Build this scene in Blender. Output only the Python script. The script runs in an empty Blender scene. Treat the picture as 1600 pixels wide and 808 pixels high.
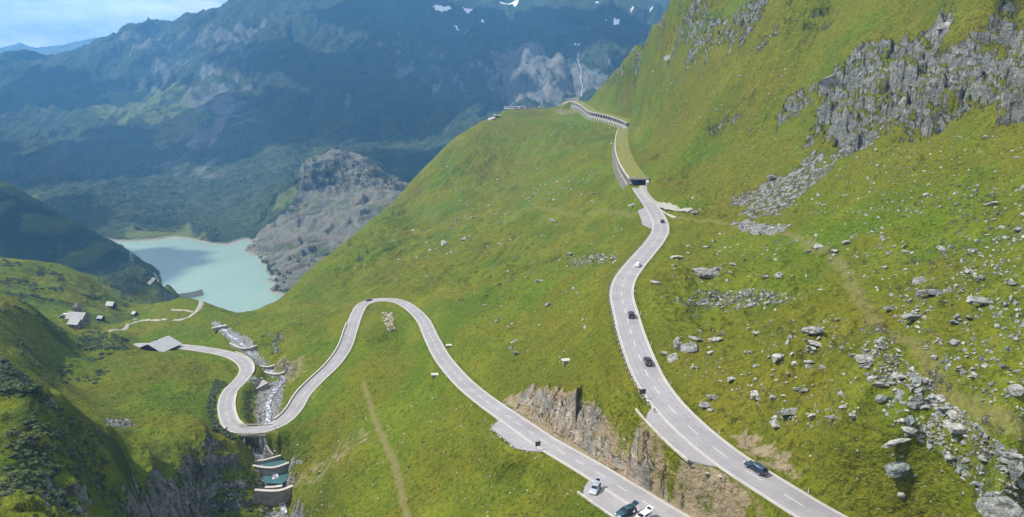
import bpy, bmesh, math, random, os
import numpy as np
from mathutils import Vector, Matrix, noise as mnoise

# ------------------------------------------------------------------ camera, light, exposure
W0, H0, FPX = 1600.0, 808.0, 1080.0
PITCH = math.radians(13.2)
CP, SP = math.cos(PITCH), math.sin(PITCH)
sc = bpy.context.scene
COL = sc.collection
random.seed(7)
rng = np.random.default_rng(11)

cam_d = bpy.data.cameras.new('camera')
cam_d.sensor_width = 36.0
cam_d.lens = 36.0 * FPX / W0
cam_d.clip_start = 0.5
cam_d.clip_end = 40000
cam = bpy.data.objects.new('camera', cam_d)
cam.location = (0, 0, 0)
cam.rotation_euler = (math.pi / 2 - PITCH, 0, 0)
COL.objects.link(cam)
sc.camera = cam

SUN_EL = math.radians(50)
SUN_AZ = math.radians(-82)          # measured from +Y (view direction) towards +X
sdir = Vector((math.sin(SUN_AZ) * math.cos(SUN_EL), math.cos(SUN_AZ) * math.cos(SUN_EL), math.sin(SUN_EL)))
sun_d = bpy.data.lights.new('sun', 'SUN')
sun_d.energy = 5.0
sun_d.angle = math.radians(0.5)
sun_d.color = (1.0, 0.955, 0.88)
sun = bpy.data.objects.new('sun', sun_d)
sun.rotation_euler = (-sdir).to_track_quat('-Z', 'Y').to_euler()
sun.location = (-300, 0, 400)
COL.objects.link(sun)

world = bpy.data.worlds.new('World')
sc.world = world
world.use_nodes = True
nt = world.node_tree
nt.nodes.clear()
wo = nt.nodes.new('ShaderNodeOutputWorld')
bg = nt.nodes.new('ShaderNodeBackground')
bg.inputs['Strength'].default_value = 0.05
sky = nt.nodes.new('ShaderNodeTexSky')
sky.sky_type = 'NISHITA'
sky.sun_disc = False
sky.sun_elevation = SUN_EL
sky.sun_rotation = SUN_AZ
sky.altitude = 2200
sky.air_density = 1.0
sky.dust_density = 1.0
tc = nt.nodes.new('ShaderNodeTexCoord')
mp = nt.nodes.new('ShaderNodeMapping')
mp.inputs['Scale'].default_value = (3.2, 3.2, 9.5)
cn = nt.nodes.new('ShaderNodeTexNoise')
cn.inputs['Scale'].default_value = 2.4
cn.inputs['Detail'].default_value = 9
cn.inputs['Roughness'].default_value = 0.62
cr = nt.nodes.new('ShaderNodeValToRGB')
cr.color_ramp.elements[0].position = 0.40
cr.color_ramp.elements[1].position = 0.66
cmul = nt.nodes.new('ShaderNodeMath'); cmul.operation = 'MULTIPLY_ADD'; cmul.inputs[1].default_value = 0.72; cmul.inputs[2].default_value = 0.22
cm = nt.nodes.new('ShaderNodeMixRGB')
cm.inputs['Color2'].default_value = (27.5, 26.0, 25.5, 1)
nt.links.new(tc.outputs['Generated'], mp.inputs['Vector'])
nt.links.new(mp.outputs['Vector'], cn.inputs['Vector'])
nt.links.new(cn.outputs['Fac'], cr.inputs['Fac'])
nt.links.new(cr.outputs['Color'], cmul.inputs[0])
nt.links.new(cmul.outputs[0], cm.inputs['Fac'])
nt.links.new(sky.outputs['Color'], cm.inputs['Color1'])
nt.links.new(cm.outputs['Color'], bg.inputs['Color'])
nt.links.new(bg.outputs[0], wo.inputs['Surface'])

sc.view_settings.view_transform = 'Standard'
sc.view_settings.look = 'None'
sc.view_settings.gamma = 1.0
sc.view_settings.exposure = 0.98
sc.view_settings.use_curve_mapping = False

QUAL = float(os.environ.get('TQ', '1.0'))

# ------------------------------------------------------------------ projection helpers
def TU(px, py):
    """pixel -> (u, T): x = u*y, z = T*y with y the level distance ahead of the camera"""
    v = (404.0 - py) / FPX
    Y = CP + v * SP
    return (px - 800.0) / FPX / Y, (-SP + v * CP) / Y

def PF(px, py, F):
    u, T = TU(px, py)
    return Vector((u * F, F, T * F))

def PD(px, py, drop):
    u, T = TU(px, py)
    F = -drop / T
    return Vector((u * F, F, -drop))

# ------------------------------------------------------------------ noise (numpy)
_perm = rng.permutation(256)
_perm = np.concatenate([_perm, _perm, _perm[:2]])
_ga = rng.random(512) * 2 * np.pi
_gx, _gy = np.cos(_ga).astype(np.float32), np.sin(_ga).astype(np.float32)

def perlin(x, y, seed=0):
    x = x + seed * 17.31; y = y - seed * 9.77
    xi = np.floor(x).astype(np.int64); yi = np.floor(y).astype(np.int64)
    xf = (x - xi).astype(np.float32); yf = (y - yi).astype(np.float32)
    u = xf * xf * xf * (xf * (xf * 6 - 15) + 10); v = yf * yf * yf * (yf * (yf * 6 - 15) + 10)
    a = xi & 255; b = yi & 255; a1 = (a + 1) & 255; b1 = (b + 1) & 255
    def g(i, j, dx, dy):
        h = _perm[_perm[i] + j]
        return _gx[h] * dx + _gy[h] * dy
    n0 = g(a, b, xf, yf) * (1 - u) + g(a1, b, xf - 1, yf) * u
    n1 = g(a, b1, xf, yf - 1) * (1 - u) + g(a1, b1, xf - 1, yf - 1) * u
    return 1.45 * (n0 * (1 - v) + n1 * v)

def fbm(x, y, oct=4, seed=0, gain=0.5):
    s = 0; a = 1.0; f = 1.0
    for o in range(oct):
        s = s + a * perlin(x * f, y * f, seed + o * 3)
        a *= gain; f *= 2.03
    return s

def ridged(x, y, oct=4, seed=0, gain=0.5):
    s = 0; a = 1.0; f = 1.0; t = 0
    for o in range(oct):
        s = s + a * (1 - np.abs(perlin(x * f, y * f, seed + o * 3)) * 2)
        t += a; a *= gain; f *= 2.07
    return s / t

def cells(x, y, seed=0):
    """voronoi: (value of nearest cell, distance to it, gap to the border)"""
    xi = np.floor(x).astype(np.int64); yi = np.floor(y).astype(np.int64)
    d1 = np.full(x.shape, 9.0, np.float32); d2 = d1.copy(); val = np.zeros(x.shape, np.float32)
    for i in (-1, 0, 1):
        for j in (-1, 0, 1):
            h = _perm[_perm[(xi + i + seed) & 255] + ((yi + j) & 255)]
            cx = xi + i + 0.5 + 0.45 * _gx[h]; cy = yi + j + 0.5 + 0.45 * _gy[h]
            d = ((cx - x) ** 2 + (cy - y) ** 2).astype(np.float32)
            near = d < d1
            d2 = np.where(near, d1, np.minimum(d2, d)); val = np.where(near, h / 255.0, val); d1 = np.where(near, d, d1)
    return val.astype(np.float32), np.sqrt(d1), np.sqrt(d2) - np.sqrt(d1)

def facets(x, y, seed=0):
    """broken planes: each cell has its own height and tilt; returns (height, gap)"""
    xi = np.floor(x).astype(np.int64); yi = np.floor(y).astype(np.int64)
    d1 = np.full(x.shape, 9.0, np.float32); d2 = d1.copy(); val = np.zeros(x.shape, np.float32)
    for i in (-1, 0, 1):
        for j in (-1, 0, 1):
            h = _perm[_perm[(xi + i + seed) & 255] + ((yi + j) & 255)]
            cx = xi + i + 0.5 + 0.47 * _gx[h]; cy = yi + j + 0.5 + 0.47 * _gy[h]
            dx = x - cx; dy = y - cy
            d = (dx ** 2 + dy ** 2).astype(np.float32); near_ = d < d1
            v = (h / 255.0 - .5) + 1.5 * _gx[h + 97] * dx + 1.5 * _gy[h + 151] * dy
            d2 = np.where(near_, d1, np.minimum(d2, d)); val = np.where(near_, v, val); d1 = np.where(near_, d, d1)
    return val.astype(np.float32), np.sqrt(d2) - np.sqrt(d1)

def sstep(a, b, x):
    t = np.clip((x - a) / (b - a), 0, 1)
    return t * t * (3 - 2 * t)

# ------------------------------------------------------------------ roads, stream as space curves
def spline(pts, step=2.0):
    P = np.array([tuple(p) for p in pts], float)
    P = np.vstack([2 * P[0] - P[1], P, 2 * P[-1] - P[-2]])
    out = []
    for i in range(1, len(P) - 2):
        p0, p1, p2, p3 = P[i - 1:i + 3]
        # centripetal Catmull-Rom
        t1 = max(np.linalg.norm(p1 - p0), 1e-4) ** .5
        t2 = t1 + max(np.linalg.norm(p2 - p1), 1e-4) ** .5
        t3 = t2 + max(np.linalg.norm(p3 - p2), 1e-4) ** .5
        n = max(2, int(np.linalg.norm(p2 - p1) / step * 3))
        t = np.linspace(t1, t2, n, endpoint=False)[:, None]
        A1 = (t1 - t) / t1 * p0 + t / t1 * p1
        A2 = (t2 - t) / (t2 - t1) * p1 + (t - t1) / (t2 - t1) * p2
        A3 = (t3 - t) / (t3 - t2) * p2 + (t - t2) / (t3 - t2) * p3
        B1 = (t2 - t) / t2 * A1 + t / t2 * A2
        B2 = (t3 - t) / (t3 - t1) * A2 + (t - t1) / (t3 - t1) * A3
        out.append((t2 - t) / (t2 - t1) * B1 + (t - t1) / (t2 - t1) * B2)
    out.append(P[-2:-1])
    C = np.vstack(out)
    s = np.concatenate([[0], np.cumsum(np.linalg.norm(np.diff(C, axis=0), axis=1))])
    L = s[-1]; n = int(L / step) + 1
    si = np.linspace(0, L, n)
    R = np.stack([np.interp(si, s, C[:, k]) for k in range(3)], 1)
    def sm(a, k):
        w = np.hanning(2 * k + 3)[1:-1]; w /= w.sum()
        return np.convolve(np.pad(a, k, mode='reflect', reflect_type='odd'), w, 'valid')
    kk = min(8, len(R) // 3)
    if kk > 1:
        R[:, 2] = sm(R[:, 2], kk)
        k2 = min(2, kk)
        R[:, 0] = sm(R[:, 0], k2); R[:, 1] = sm(R[:, 1], k2)
    return R

UP = [(1420, 880, 74.5), (1350, 845, 74), (1284, 808, 73), (1232, 775, 72.3), (1180, 744, 71.8), (1133, 713, 71.3), (1095, 683, 70.8), (1049, 640, 70),
      (1028, 612, 69), (1011, 585, 68.4), (999, 556, 67.6), (987, 523, 66.8), (977, 486, 66), (971, 460, 65.5), (976, 437, 65),
      (988, 419, 64.5), (1004, 400, 64), (1021, 380, 63.4), (1031, 364, 62.9), (1032.5, 354, 62.5), (1029, 342, 62), (1022, 329, 61),
      (1012, 315, 60.0), (1002, 301, 58.2), (994.5, 288, 56)]
LOW = [(1190, 895, 80), (1110, 848, 81.3), (1042, 806, 82.3), (1002, 781, 83.2), (966, 759, 84.3), (930, 736, 85.7), (890, 713, 87.7), (850, 689.5, 90), (820, 669, 92.6), (791, 649, 95.4),
       (764, 630, 98), (731, 604, 102.3), (706, 578, 106.3), (688, 554, 110.5), (673.4, 526, 115.3), (660, 499, 119.5), (641, 480.5, 122), (624, 471, 123.5),
       (605, 468.2, 125), (584, 469.5, 126), (568, 475, 126.5), (559, 487, 127.2), (549, 514, 129), (538, 545, 131), (518, 572, 133), (494, 595, 135.5),
       (474, 616, 137.5), (459, 641, 139.3), (439, 660, 140.6), (411, 671, 141.4), (382, 672.5, 141.8), (362, 664, 142), (354, 645, 142.1),
       (353.5, 626, 142.2), (360, 610, 142.4), (374, 596, 142.6), (385, 580, 143), (381, 567, 143.5), (366, 557, 144), (345, 550.5, 144.6),
       (322, 546.5, 145.2), (300, 543.3, 146), (270, 540.5, 147), (238, 539, 148), (205, 540, 149)]
up_pts = [PD(*a) for a in UP]
# the road goes on inside the galleries: roof edge pixel, level distance; road lies 5.6 m lower and 5 m inside
GALE1 = [(983.5, 278.5, 449), (974, 265, 485), (967, 252, 520), (962.5, 238, 570), (961.5, 222, 640), (963, 210, 712), (966.5, 201, 780)]
GALE2 = [(979, 192.5, 838), (975, 189.5, 852), (965, 185.5, 872), (950, 180.5, 892), (938, 177.5, 905), (927, 175.5, 918), (919, 173.5, 935), (914, 169.5, 962), (907, 164, 1000), (900, 160.5, 1035), (893, 158, 1070)]
road_up = spline(up_pts, 2.0)
road_low = spline([PD(*a) for a in LOW], 2.0)
ge1 = spline([PF(*a) for a in GALE1], 3.0)
ge2 = spline([PF(*a) for a in GALE2], 3.0)
def lateral(R):
    t = np.gradient(R[:, :2], axis=0)
    t /= np.linalg.norm(t, axis=1)[:, None]
    return np.stack([t[:, 1], -t[:, 0]], 1)            # to the right of the direction of travel
gl1 = ge1.copy(); gl1[:, :2] += lateral(ge1) * 5.2; gl1[:, 2] -= 5.8
gl2 = ge2.copy(); gl2[:, :2] += lateral(ge2) * 5.2; gl2[:, 2] -= 5.8
CREST = [(893, 158, 1070), (884, 163, 1083), (870, 167, 1095), (850, 168.5, 1092), (830, 169.5, 1080), (805, 170.5, 1058), (792, 171.5, 1040)]
crest = spline([PF(*a) for a in CREST], 3.0)
STREAM = [(470, 850, 163), (445, 808, 160.5), (440, 785, 157.8), (437, 765, 154.8), (430, 745, 152.3), (425, 725, 150.6), (413, 705, 149.9), (408, 690, 149.2), (415, 668, 148.6), (420, 650, 148.0), (419, 630, 147.6), (432, 606, 147.2),
          (444, 592, 146.9), (428, 582, 146.7), (410, 573, 146.5), (396, 558, 146.2), (384, 545, 146.0), (372, 533, 145.8), (358, 524, 145.5), (349, 514, 145.2), (338, 507, 145)]
stream = spline([PD(*a) for a in STREAM], 2.0)

# ------------------------------------------------------------------ near terrain control points (px, py, distance ahead)
CTRL = """
0,808,115 120,808,135 180,800,165 250,800,205 330,800,236 400,800,238 60,770,128 0,739,135 71,729,147 120,700,165 60,670,152 150,740,176 212,760,196 0,670,150
0,613,167 63,615,172 100,640,177 139,666,186 186,679,205 232,702,218 212,739,219 252,734,226 275,724,232 282,693,245 318,686,249 335,673,262 210,718,230
250,640,277 300,600,318 330,570,350 200,560,352 150,600,302 190,665,252 350,655,286 300,650,278 110,600,290 260,680,250 310,630,300
0,560,235 50,592,238 60,560,300 0,470,330 60,490,345 100,520,362 180,525,392 130,545,365 80,575,320
0,402,600 60,408,625 100,415,640 140,435,650 165,455,650 215,475,630 125,500,500 60,470,520 60,440,565 175,480,565 210,492,556 30,500,440 150,515,450
280,466,522 320,474,500 360,488,490 200,510,480 300,500,450 240,520,430 330,520,425 280,490,475 250,500,470
640,292,870 600,330,790 560,370,720 520,402,650 480,430,590 430,470,525 395,487,500 700,231,945 750,197,1005 790,172,1042 830,170,1078 870,167,1095
620,400,570 700,300,760 900,250,680 800,250,830 850,203,880 790,179,1000 830,178,1020 870,175,1040 850,188,960 800,193,930 890,185,960 930,230,720 950,300,500 900,320,510 800,330,620 700,380,555 850,400,430 900,440,300 800,450,350 720,450,398 660,440,438
750,340,640 650,350,700 640,330,760 930,380,390 940,340,440 840,500,285 920,500,240
800,550,245 900,550,200 900,600,183 950,620,168 800,590,226 850,612,195 900,640,166 950,668,152 1000,695,140 1050,722,131 1090,745,125 850,668,172 900,695,157 950,726,144 1000,758,133 1050,790,125 1120,790,119.4 1180,808,113.2 1100,808,119 1140,765,119.6 1200,820,110
750,700,182 850,760,153 700,800,165 600,750,200 550,700,227 500,760,222 560,800,190 480,800,228 600,650,250 620,560,307 600,600,280 520,650,268 640,700,205 455,690,262 700,650,215 780,800,148 900,808,134
425,692,267 433,700,264 445,715,260 436,681,268 376,690,266 384,705,264 389,718,261 375,705,258 402,745,254 400,760,250 480,735,250 470,770,240 500,740,244 430,520,395 450,520,385 500,500,410 500,540,358 450,480,480 430,500,440 540,440,520 560,520,345 600,500,370 640,540,325 480,570,338 455,550,362 650,600,266
380,700,262 385,720,259 365,690,262 395,650,300 395,620,322 330,600,330
1350,808,104 1450,808,97 1600,808,90 1270,740,118 1250,700,124 1180,690,134 1150,650,140 1100,580,161 1080,500,198 1080,430,240 1100,370,300 1200,600,141 1200,500,180 1200,400,242 1200,350,290 1200,300,335
1100,300,380 1060,340,350 1100,250,450 1200,250,372 1100,200,470 1200,200,402 1030,250,520 1010,225,590 1050,200,560 1100,150,520 1000,180,765 1000,150,800 1050,150,610 1100,100,560 1200,100,440 1200,150,420
955,118,967 985,88,897 1000,120,815 960,150,925 1030,90,745 1050,60,705 1065,-10,700 1030,35,780 1000,70,860 940,133,1000 970,102,935 905,154,1085 920,155,1045 1150,0,620 1300,0,460 1450,0,365 1600,0,315 1400,200,292 1300,230,322 1350,150,335 1500,200,262 1600,200,232
1500,50,312 1400,100,335 1600,100,262 1300,100,380 1400,300,240 1500,300,212 1600,300,190 1300,300,280 1300,400,215 1400,400,190 1500,400,166 1600,400,148
1300,500,160 1400,500,145 1500,500,132 1600,500,120 1300,600,130 1400,600,120 1500,600,112 1600,600,104 1300,700,114 1400,700,107 1500,700,101 1600,700,95
1600,-200,340 1300,-200,520 1120,-200,720 1750,400,135 1750,100,220
1060,-60,720
0,280,1300 60,312,1280 130,352,1260 190,385,1225 218,406,1235 0,330,1200 100,372,1190 0,380,1100 200,392,1180
200,424,930 240,430,935 262,436,985 170,440,850 230,455,880 120,425,800 225,415,1000
"""
pts = []
for tok in CTRL.split():
    a, b, c = map(float, tok.split(','))
    u, T = TU(a, b)
    pts.append((u, math.log(c), T))
def addw(x, y, z): pts.append((x / y, math.log(y), z / y))
def addu(u, F, z): pts.append((u, math.log(F), z / F))
# hidden ground behind the silhouettes (crest lines, front edge and fall behind it)
CRESTS = [
 ([(395,487,500),(430,470,525),(480,430,590),(520,402,650),(560,370,720),(600,330,795),(640,292,870),(700,231,945),(750,197,1005),(790,172,1042),(830,170,1078),(870,167,1095)], 85, -58),
 ([(905,154,1085),(940,133,1000),(970,102,935),(1000,70,860),(1030,35,780),(1065,-10,700),(1090,-90,690),(1120,-200,720)], 110, -45),
 ([(0,402,600),(50,406,622),(100,415,640),(140,435,650),(165,455,650)], 75, -32),
 ([(0,613,167),(63,615,172),(100,640,177),(139,666,186),(186,679,205)], 28, -18),
 ([(0,280,1300),(60,312,1280),(130,352,1260),(190,385,1225)], 120, -70),
 ([(0,470,330),(30,480,338),(60,490,345)], 55, -22)]
BEHIND = []
for line, dF, dz in CRESTS:
    for a_, b_ in zip(line[:-1], line[1:]):
        for t in (0, .33, .67):
            q = [a_[i] + (b_[i] - a_[i]) * t for i in range(3)]
            BEHIND.append((*q, dF, dz))
            if t: u, T = TU(q[0], q[1]); pts.append((u, math.log(q[2]), T))
    BEHIND.append((*line[-1], dF, dz))
BEHIND += [(330,474,500,100,-40),(280,466,522,110,-40),(240,430,935,30,-50),(262,436,985,20,-40),(200,424,930,50,-45),(1200,-200,620,150,-30)]
for px, py, F, dF, dz in BEHIND:
    p = PF(px, py, F)
    addu(p.x / p.y, F + dF, p.z + dz)
for px in (250, 320, 390, 460, 560, 700, 850, 950):
    u = TU(px, 400)[0]
    for F in (1450, 1700): addu(u, F, -330)
for px, F, z in [(310, 1000, -318), (300, 1150, -320), (340, 1300, -320), (380, 1060, -318), (350, 930, -310), (420, 900, -305), (520, 1100, -325), (620, 1250, -330), (450, 1050, -322),
                 (300, 800, -268), (400, 750, -262), (250, 1350, -318), (290, 910, -312), (340, 830, -290), (270, 1080, -318)]:
    addu(TU(px, 430)[0], F, z)
addu(-.9, 1500, -200); addu(-.9, 1200, -160); addu(-.9, 600, -120); addu(-.95, 300, -80); addu(-.95, 150, -65)
addu(-.9, 70, -60); addu(-.4, 70, -75); addu(0, 70, -80); addu(.4, 70, -72); addu(.9, 70, -50); addu(0, 110, -96); addu(-.4, 120, -100)
for R, off in ((road_up, -.1), (road_low, -.1)):
    for p in R[::7]:
        if p[1] > 60: addw(p[0], p[1], p[2] + off)
for R in (gl1, gl2):
    for p in R[::8]: addw(p[0], p[1], p[2] - .3)
for g, L in ((ge1, lateral(ge1)), (ge2, lateral(ge2))):
    for i in range(0, len(g), 9):
        addw(g[i, 0] - L[i, 0] * 6, g[i, 1] - L[i, 1] * 6, g[i, 2] - 10.5)
        addw(g[i, 0] + L[i, 0] * 17, g[i, 1] + L[i, 1] * 17, g[i, 2] + 2.2)
for p in stream[::9]: addw(p[0], p[1], p[2] - .2)
pts = np.array(pts)
# drop near-duplicates
keep = []
for i in range(len(pts)):
    ok = True
    for j in keep:
        if abs(pts[i, 0] - pts[j, 0]) < .004 and abs(pts[i, 1] - pts[j, 1]) < .012: ok = False; break
    if ok: keep.append(i)
pts = pts[keep]

def tps_fit(P, smooth=1e-4):
    A = P[:, :2] * np.array([1.0, .5]); n = len(A)
    d2 = ((A[:, None] - A[None]) ** 2).sum(-1)
    K = .5 * d2 * np.log(d2 + 1e-12) + np.eye(n) * smooth
    Q = np.hstack([np.ones((n, 1)), A])
    M = np.block([[K, Q], [Q.T, np.zeros((3, 3))]])
    s = np.linalg.solve(M, np.concatenate([P[:, 2], np.zeros(3)]))
    return A, s
def tps_eval(fit, u, v):
    A, s = fit; n = len(A)
    B = np.stack([u.ravel(), v.ravel() * .5], 1)
    out = np.empty(len(B))
    for i in range(0, len(B), 40000):
        b = B[i:i + 40000]
        d2 = ((b[:, None] - A[None]) ** 2).sum(-1)
        out[i:i + 40000] = (.5 * d2 * np.log(d2 + 1e-12)) @ s[:n] + s[n] + b @ s[n + 1:]
    return out.reshape(u.shape)
def grid_eval(fit, U, V, nu=260, nv=300):
    """evaluate on a coarse lattice, then bicubic-ish (bilinear on a fine lattice) up"""
    cu = np.linspace(U[0], U[-1], nu); cv = np.linspace(V[0], V[-1], nv)
    G = tps_eval(fit, *np.meshgrid(cu, cv))
    def up(G, c, f):      # cubic along axis 0
        t = (f - c[0]) / (c[1] - c[0]); i = np.clip(t.astype(int), 1, len(c) - 3); t = (t - i)[:, None]
        a, b, d, e = G[i - 1], G[i], G[i + 1], G[i + 2]
        return b + .5 * t * (d - a + t * (2 * a - 5 * b + 4 * d - e + t * (3 * (b - d) + e - a)))
    G = up(G, cv, V)
    return up(G.T.copy(), cu, U).T

class Sheet:
    def __init__(s, u0, u1, nu, F0, F1, nv):
        s.U = np.linspace(u0, u1, nu); s.V = np.linspace(math.log(F0), math.log(F1), nv)
        s.nu, s.nv = nu, nv
        s.Y = np.exp(s.V)[:, None] * np.ones(nu)[None]
        s.X = s.U[None] * s.Y
        s.Z = None
    def prep(s):
        s.T = s.Z / s.Y
        s.M = np.maximum.accumulate(s.T, axis=0)
    def idx(s, x, y):
        iu = (x / y - s.U[0]) / (s.U[1] - s.U[0]); iv = (np.log(y) - s.V[0]) / (s.V[1] - s.V[0])
        return iu, iv
    def at(s, x, y, A=None):
        """bilinear height (or another field) at world x, y"""
        A = s.Z if A is None else A
        iu, iv = s.idx(x, y)
        iu = min(max(iu, 0), s.nu - 1.001); iv = min(max(iv, 0), s.nv - 1.001)
        i, j = int(iv), int(iu); a, b = iv - i, iu - j
        return float((A[i, j] * (1 - b) + A[i, j + 1] * b) * (1 - a) + (A[i + 1, j] * (1 - b) + A[i + 1, j + 1] * b) * a)
    def hit(s, px, py):
        u, T = TU(px, py)
        ju = (u - s.U[0]) / (s.U[1] - s.U[0])
        j = int(min(max(ju, 0), s.nu - 1.001)); b = ju - j
        i = int(np.searchsorted(s.M[:, j], T))
        if i <= 0 or i >= s.nv: return None
        i2 = int(np.searchsorted(s.M[:, j + 1], T))
        if i2 <= 0 or i2 >= s.nv or abs(i2 - i) > 6: i2 = i; b = 0
        def fr(i, j):
            t0, t1 = s.M[i - 1, j], s.M[i, j]
            return s.V[i - 1] + (s.V[i] - s.V[i - 1]) * ((T - t0) / max(t1 - t0, 1e-9))
        v = fr(i, j) * (1 - b) + fr(i2, j + 1) * b if b else fr(i, j)
        y = math.exp(v)
        return Vector((u * y, y, s.at(u * y, y)))
    def normal(s, x, y, d=1.5):
        n = Vector((s.at(x - d, y) - s.at(x + d, y), s.at(x, y - d) - s.at(x, y + d), 2 * d))
        return n.normalized()
    def window(s, x, y, r):
        u = [(x + a) / (y + b) for a in (-r, r) for b in (-r, r)]
        j0 = int((min(u) - s.U[0]) / (s.U[1] - s.U[0])); j1 = int((max(u) - s.U[0]) / (s.U[1] - s.U[0])) + 2
        i0 = int((math.log(max(y - r, 1)) - s.V[0]) / (s.V[1] - s.V[0])); i1 = int((math.log(y + r) - s.V[0]) / (s.V[1] - s.V[0])) + 2
        if i1 <= 0 or j1 <= 0 or i0 >= s.nv or j0 >= s.nu: return None
        return slice(max(i0, 0), i1), slice(max(j0, 0), j1)
    def curve_field(s, R, r, full=False):
        """distance to the curve, its height, side (+ right) [, position along it], within r"""
        D = np.full(s.X.shape, 1e3); D0 = D.copy(); H = np.zeros(s.X.shape); S = np.zeros(s.X.shape); K = np.full(s.X.shape, -1.0)
        L = lateral(R); n = len(R); st = np.linalg.norm(R[1] - R[0])
        for k in range(n):
            w = s.window(R[k, 0], R[k, 1], r)
            if w is None: continue
            dx = s.X[w] - R[k, 0]; dy = s.Y[w] - R[k, 1]
            d = np.hypot(dx, dy)
            m = d < D0[w]
            lat = dx * L[k, 0] + dy * L[k, 1]; al = -dx * L[k, 1] + dy * L[k, 0]
            off = np.clip(al, -.7 * st, .7 * st)
            if k == 0: off = np.maximum(off, 0)
            if k == n - 1: off = np.minimum(off, 0)
            dd = np.hypot(lat, al - off)
            j = min(k + 1, n - 1); i = max(k - 1, 0)
            sl = (R[j, 2] - R[i, 2]) / max((j - i) * st, .1)
            D0[w] = np.where(m, d, D0[w]); D[w] = np.where(m, dd, D[w]); H[w] = np.where(m, R[k, 2] + sl * off, H[w]); S[w] = np.where(m, lat, S[w])
            kk = k + al / st
            K[w] = np.where(m, kk, K[w])
        return (D, H, S, K) if full else (D, H, S)

near = Sheet(-1.02, 1.02, int(1500 * QUAL), 48, 1700, int(1250 * QUAL))
fitN = tps_fit(pts)
near.Z = grid_eval(fitN, near.U, near.V) * near.Y
near.prep()

def polyw(sheet, poly):
    """a polygon given on the photograph, carried to the ground it lies on"""
    out = []
    for px, py in poly:
        h = sheet.hit(px, py)
        if h is None: h = PF(px, py, 1200)
        out.append((h.x, h.y))
    return np.array(out)
def poly_mask(sheet, P, soft, warp=0.0, wl=10.0, seed=0):
    """smooth inside mask of a ground polygon (world metres)"""
    m = 0 * sheet.X
    c = (P.min(0) - soft * 2 - warp * 2, P.max(0) + soft * 2 + warp * 2)
    sel = (sheet.X > c[0][0]) & (sheet.X < c[1][0]) & (sheet.Y > c[0][1]) & (sheet.Y < c[1][1])
    x = sheet.X[sel]; y = sheet.Y[sel]
    if warp:
        wx = warp * fbm(x / wl, y / wl, 3, seed); wy = warp * fbm(x / wl + 40, y / wl, 3, seed + 5)
        x = x + wx; y = y + wy
    ins = np.zeros(x.shape, bool); dist = np.full(x.shape, 1e9)
    n = len(P)
    for i in range(n):
        x0, y0 = P[i]; x1, y1 = P[(i + 1) % n]
        c = ((y0 > y) != (y1 > y)) & (x < (x1 - x0) * (y - y0) / (y1 - y0 + 1e-12) + x0)
        ins ^= c
        t = np.clip(((x - x0) * (x1 - x0) + (y - y0) * (y1 - y0)) / ((x1 - x0) ** 2 + (y1 - y0) ** 2 + 1e-9), 0, 1)
        dist = np.minimum(dist, np.hypot(x - x0 - t * (x1 - x0), y - y0 - t * (y1 - y0)))
    sd = np.where(ins, dist, -dist)
    m[sel] = sstep(-soft, soft, sd)
    return m


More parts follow.
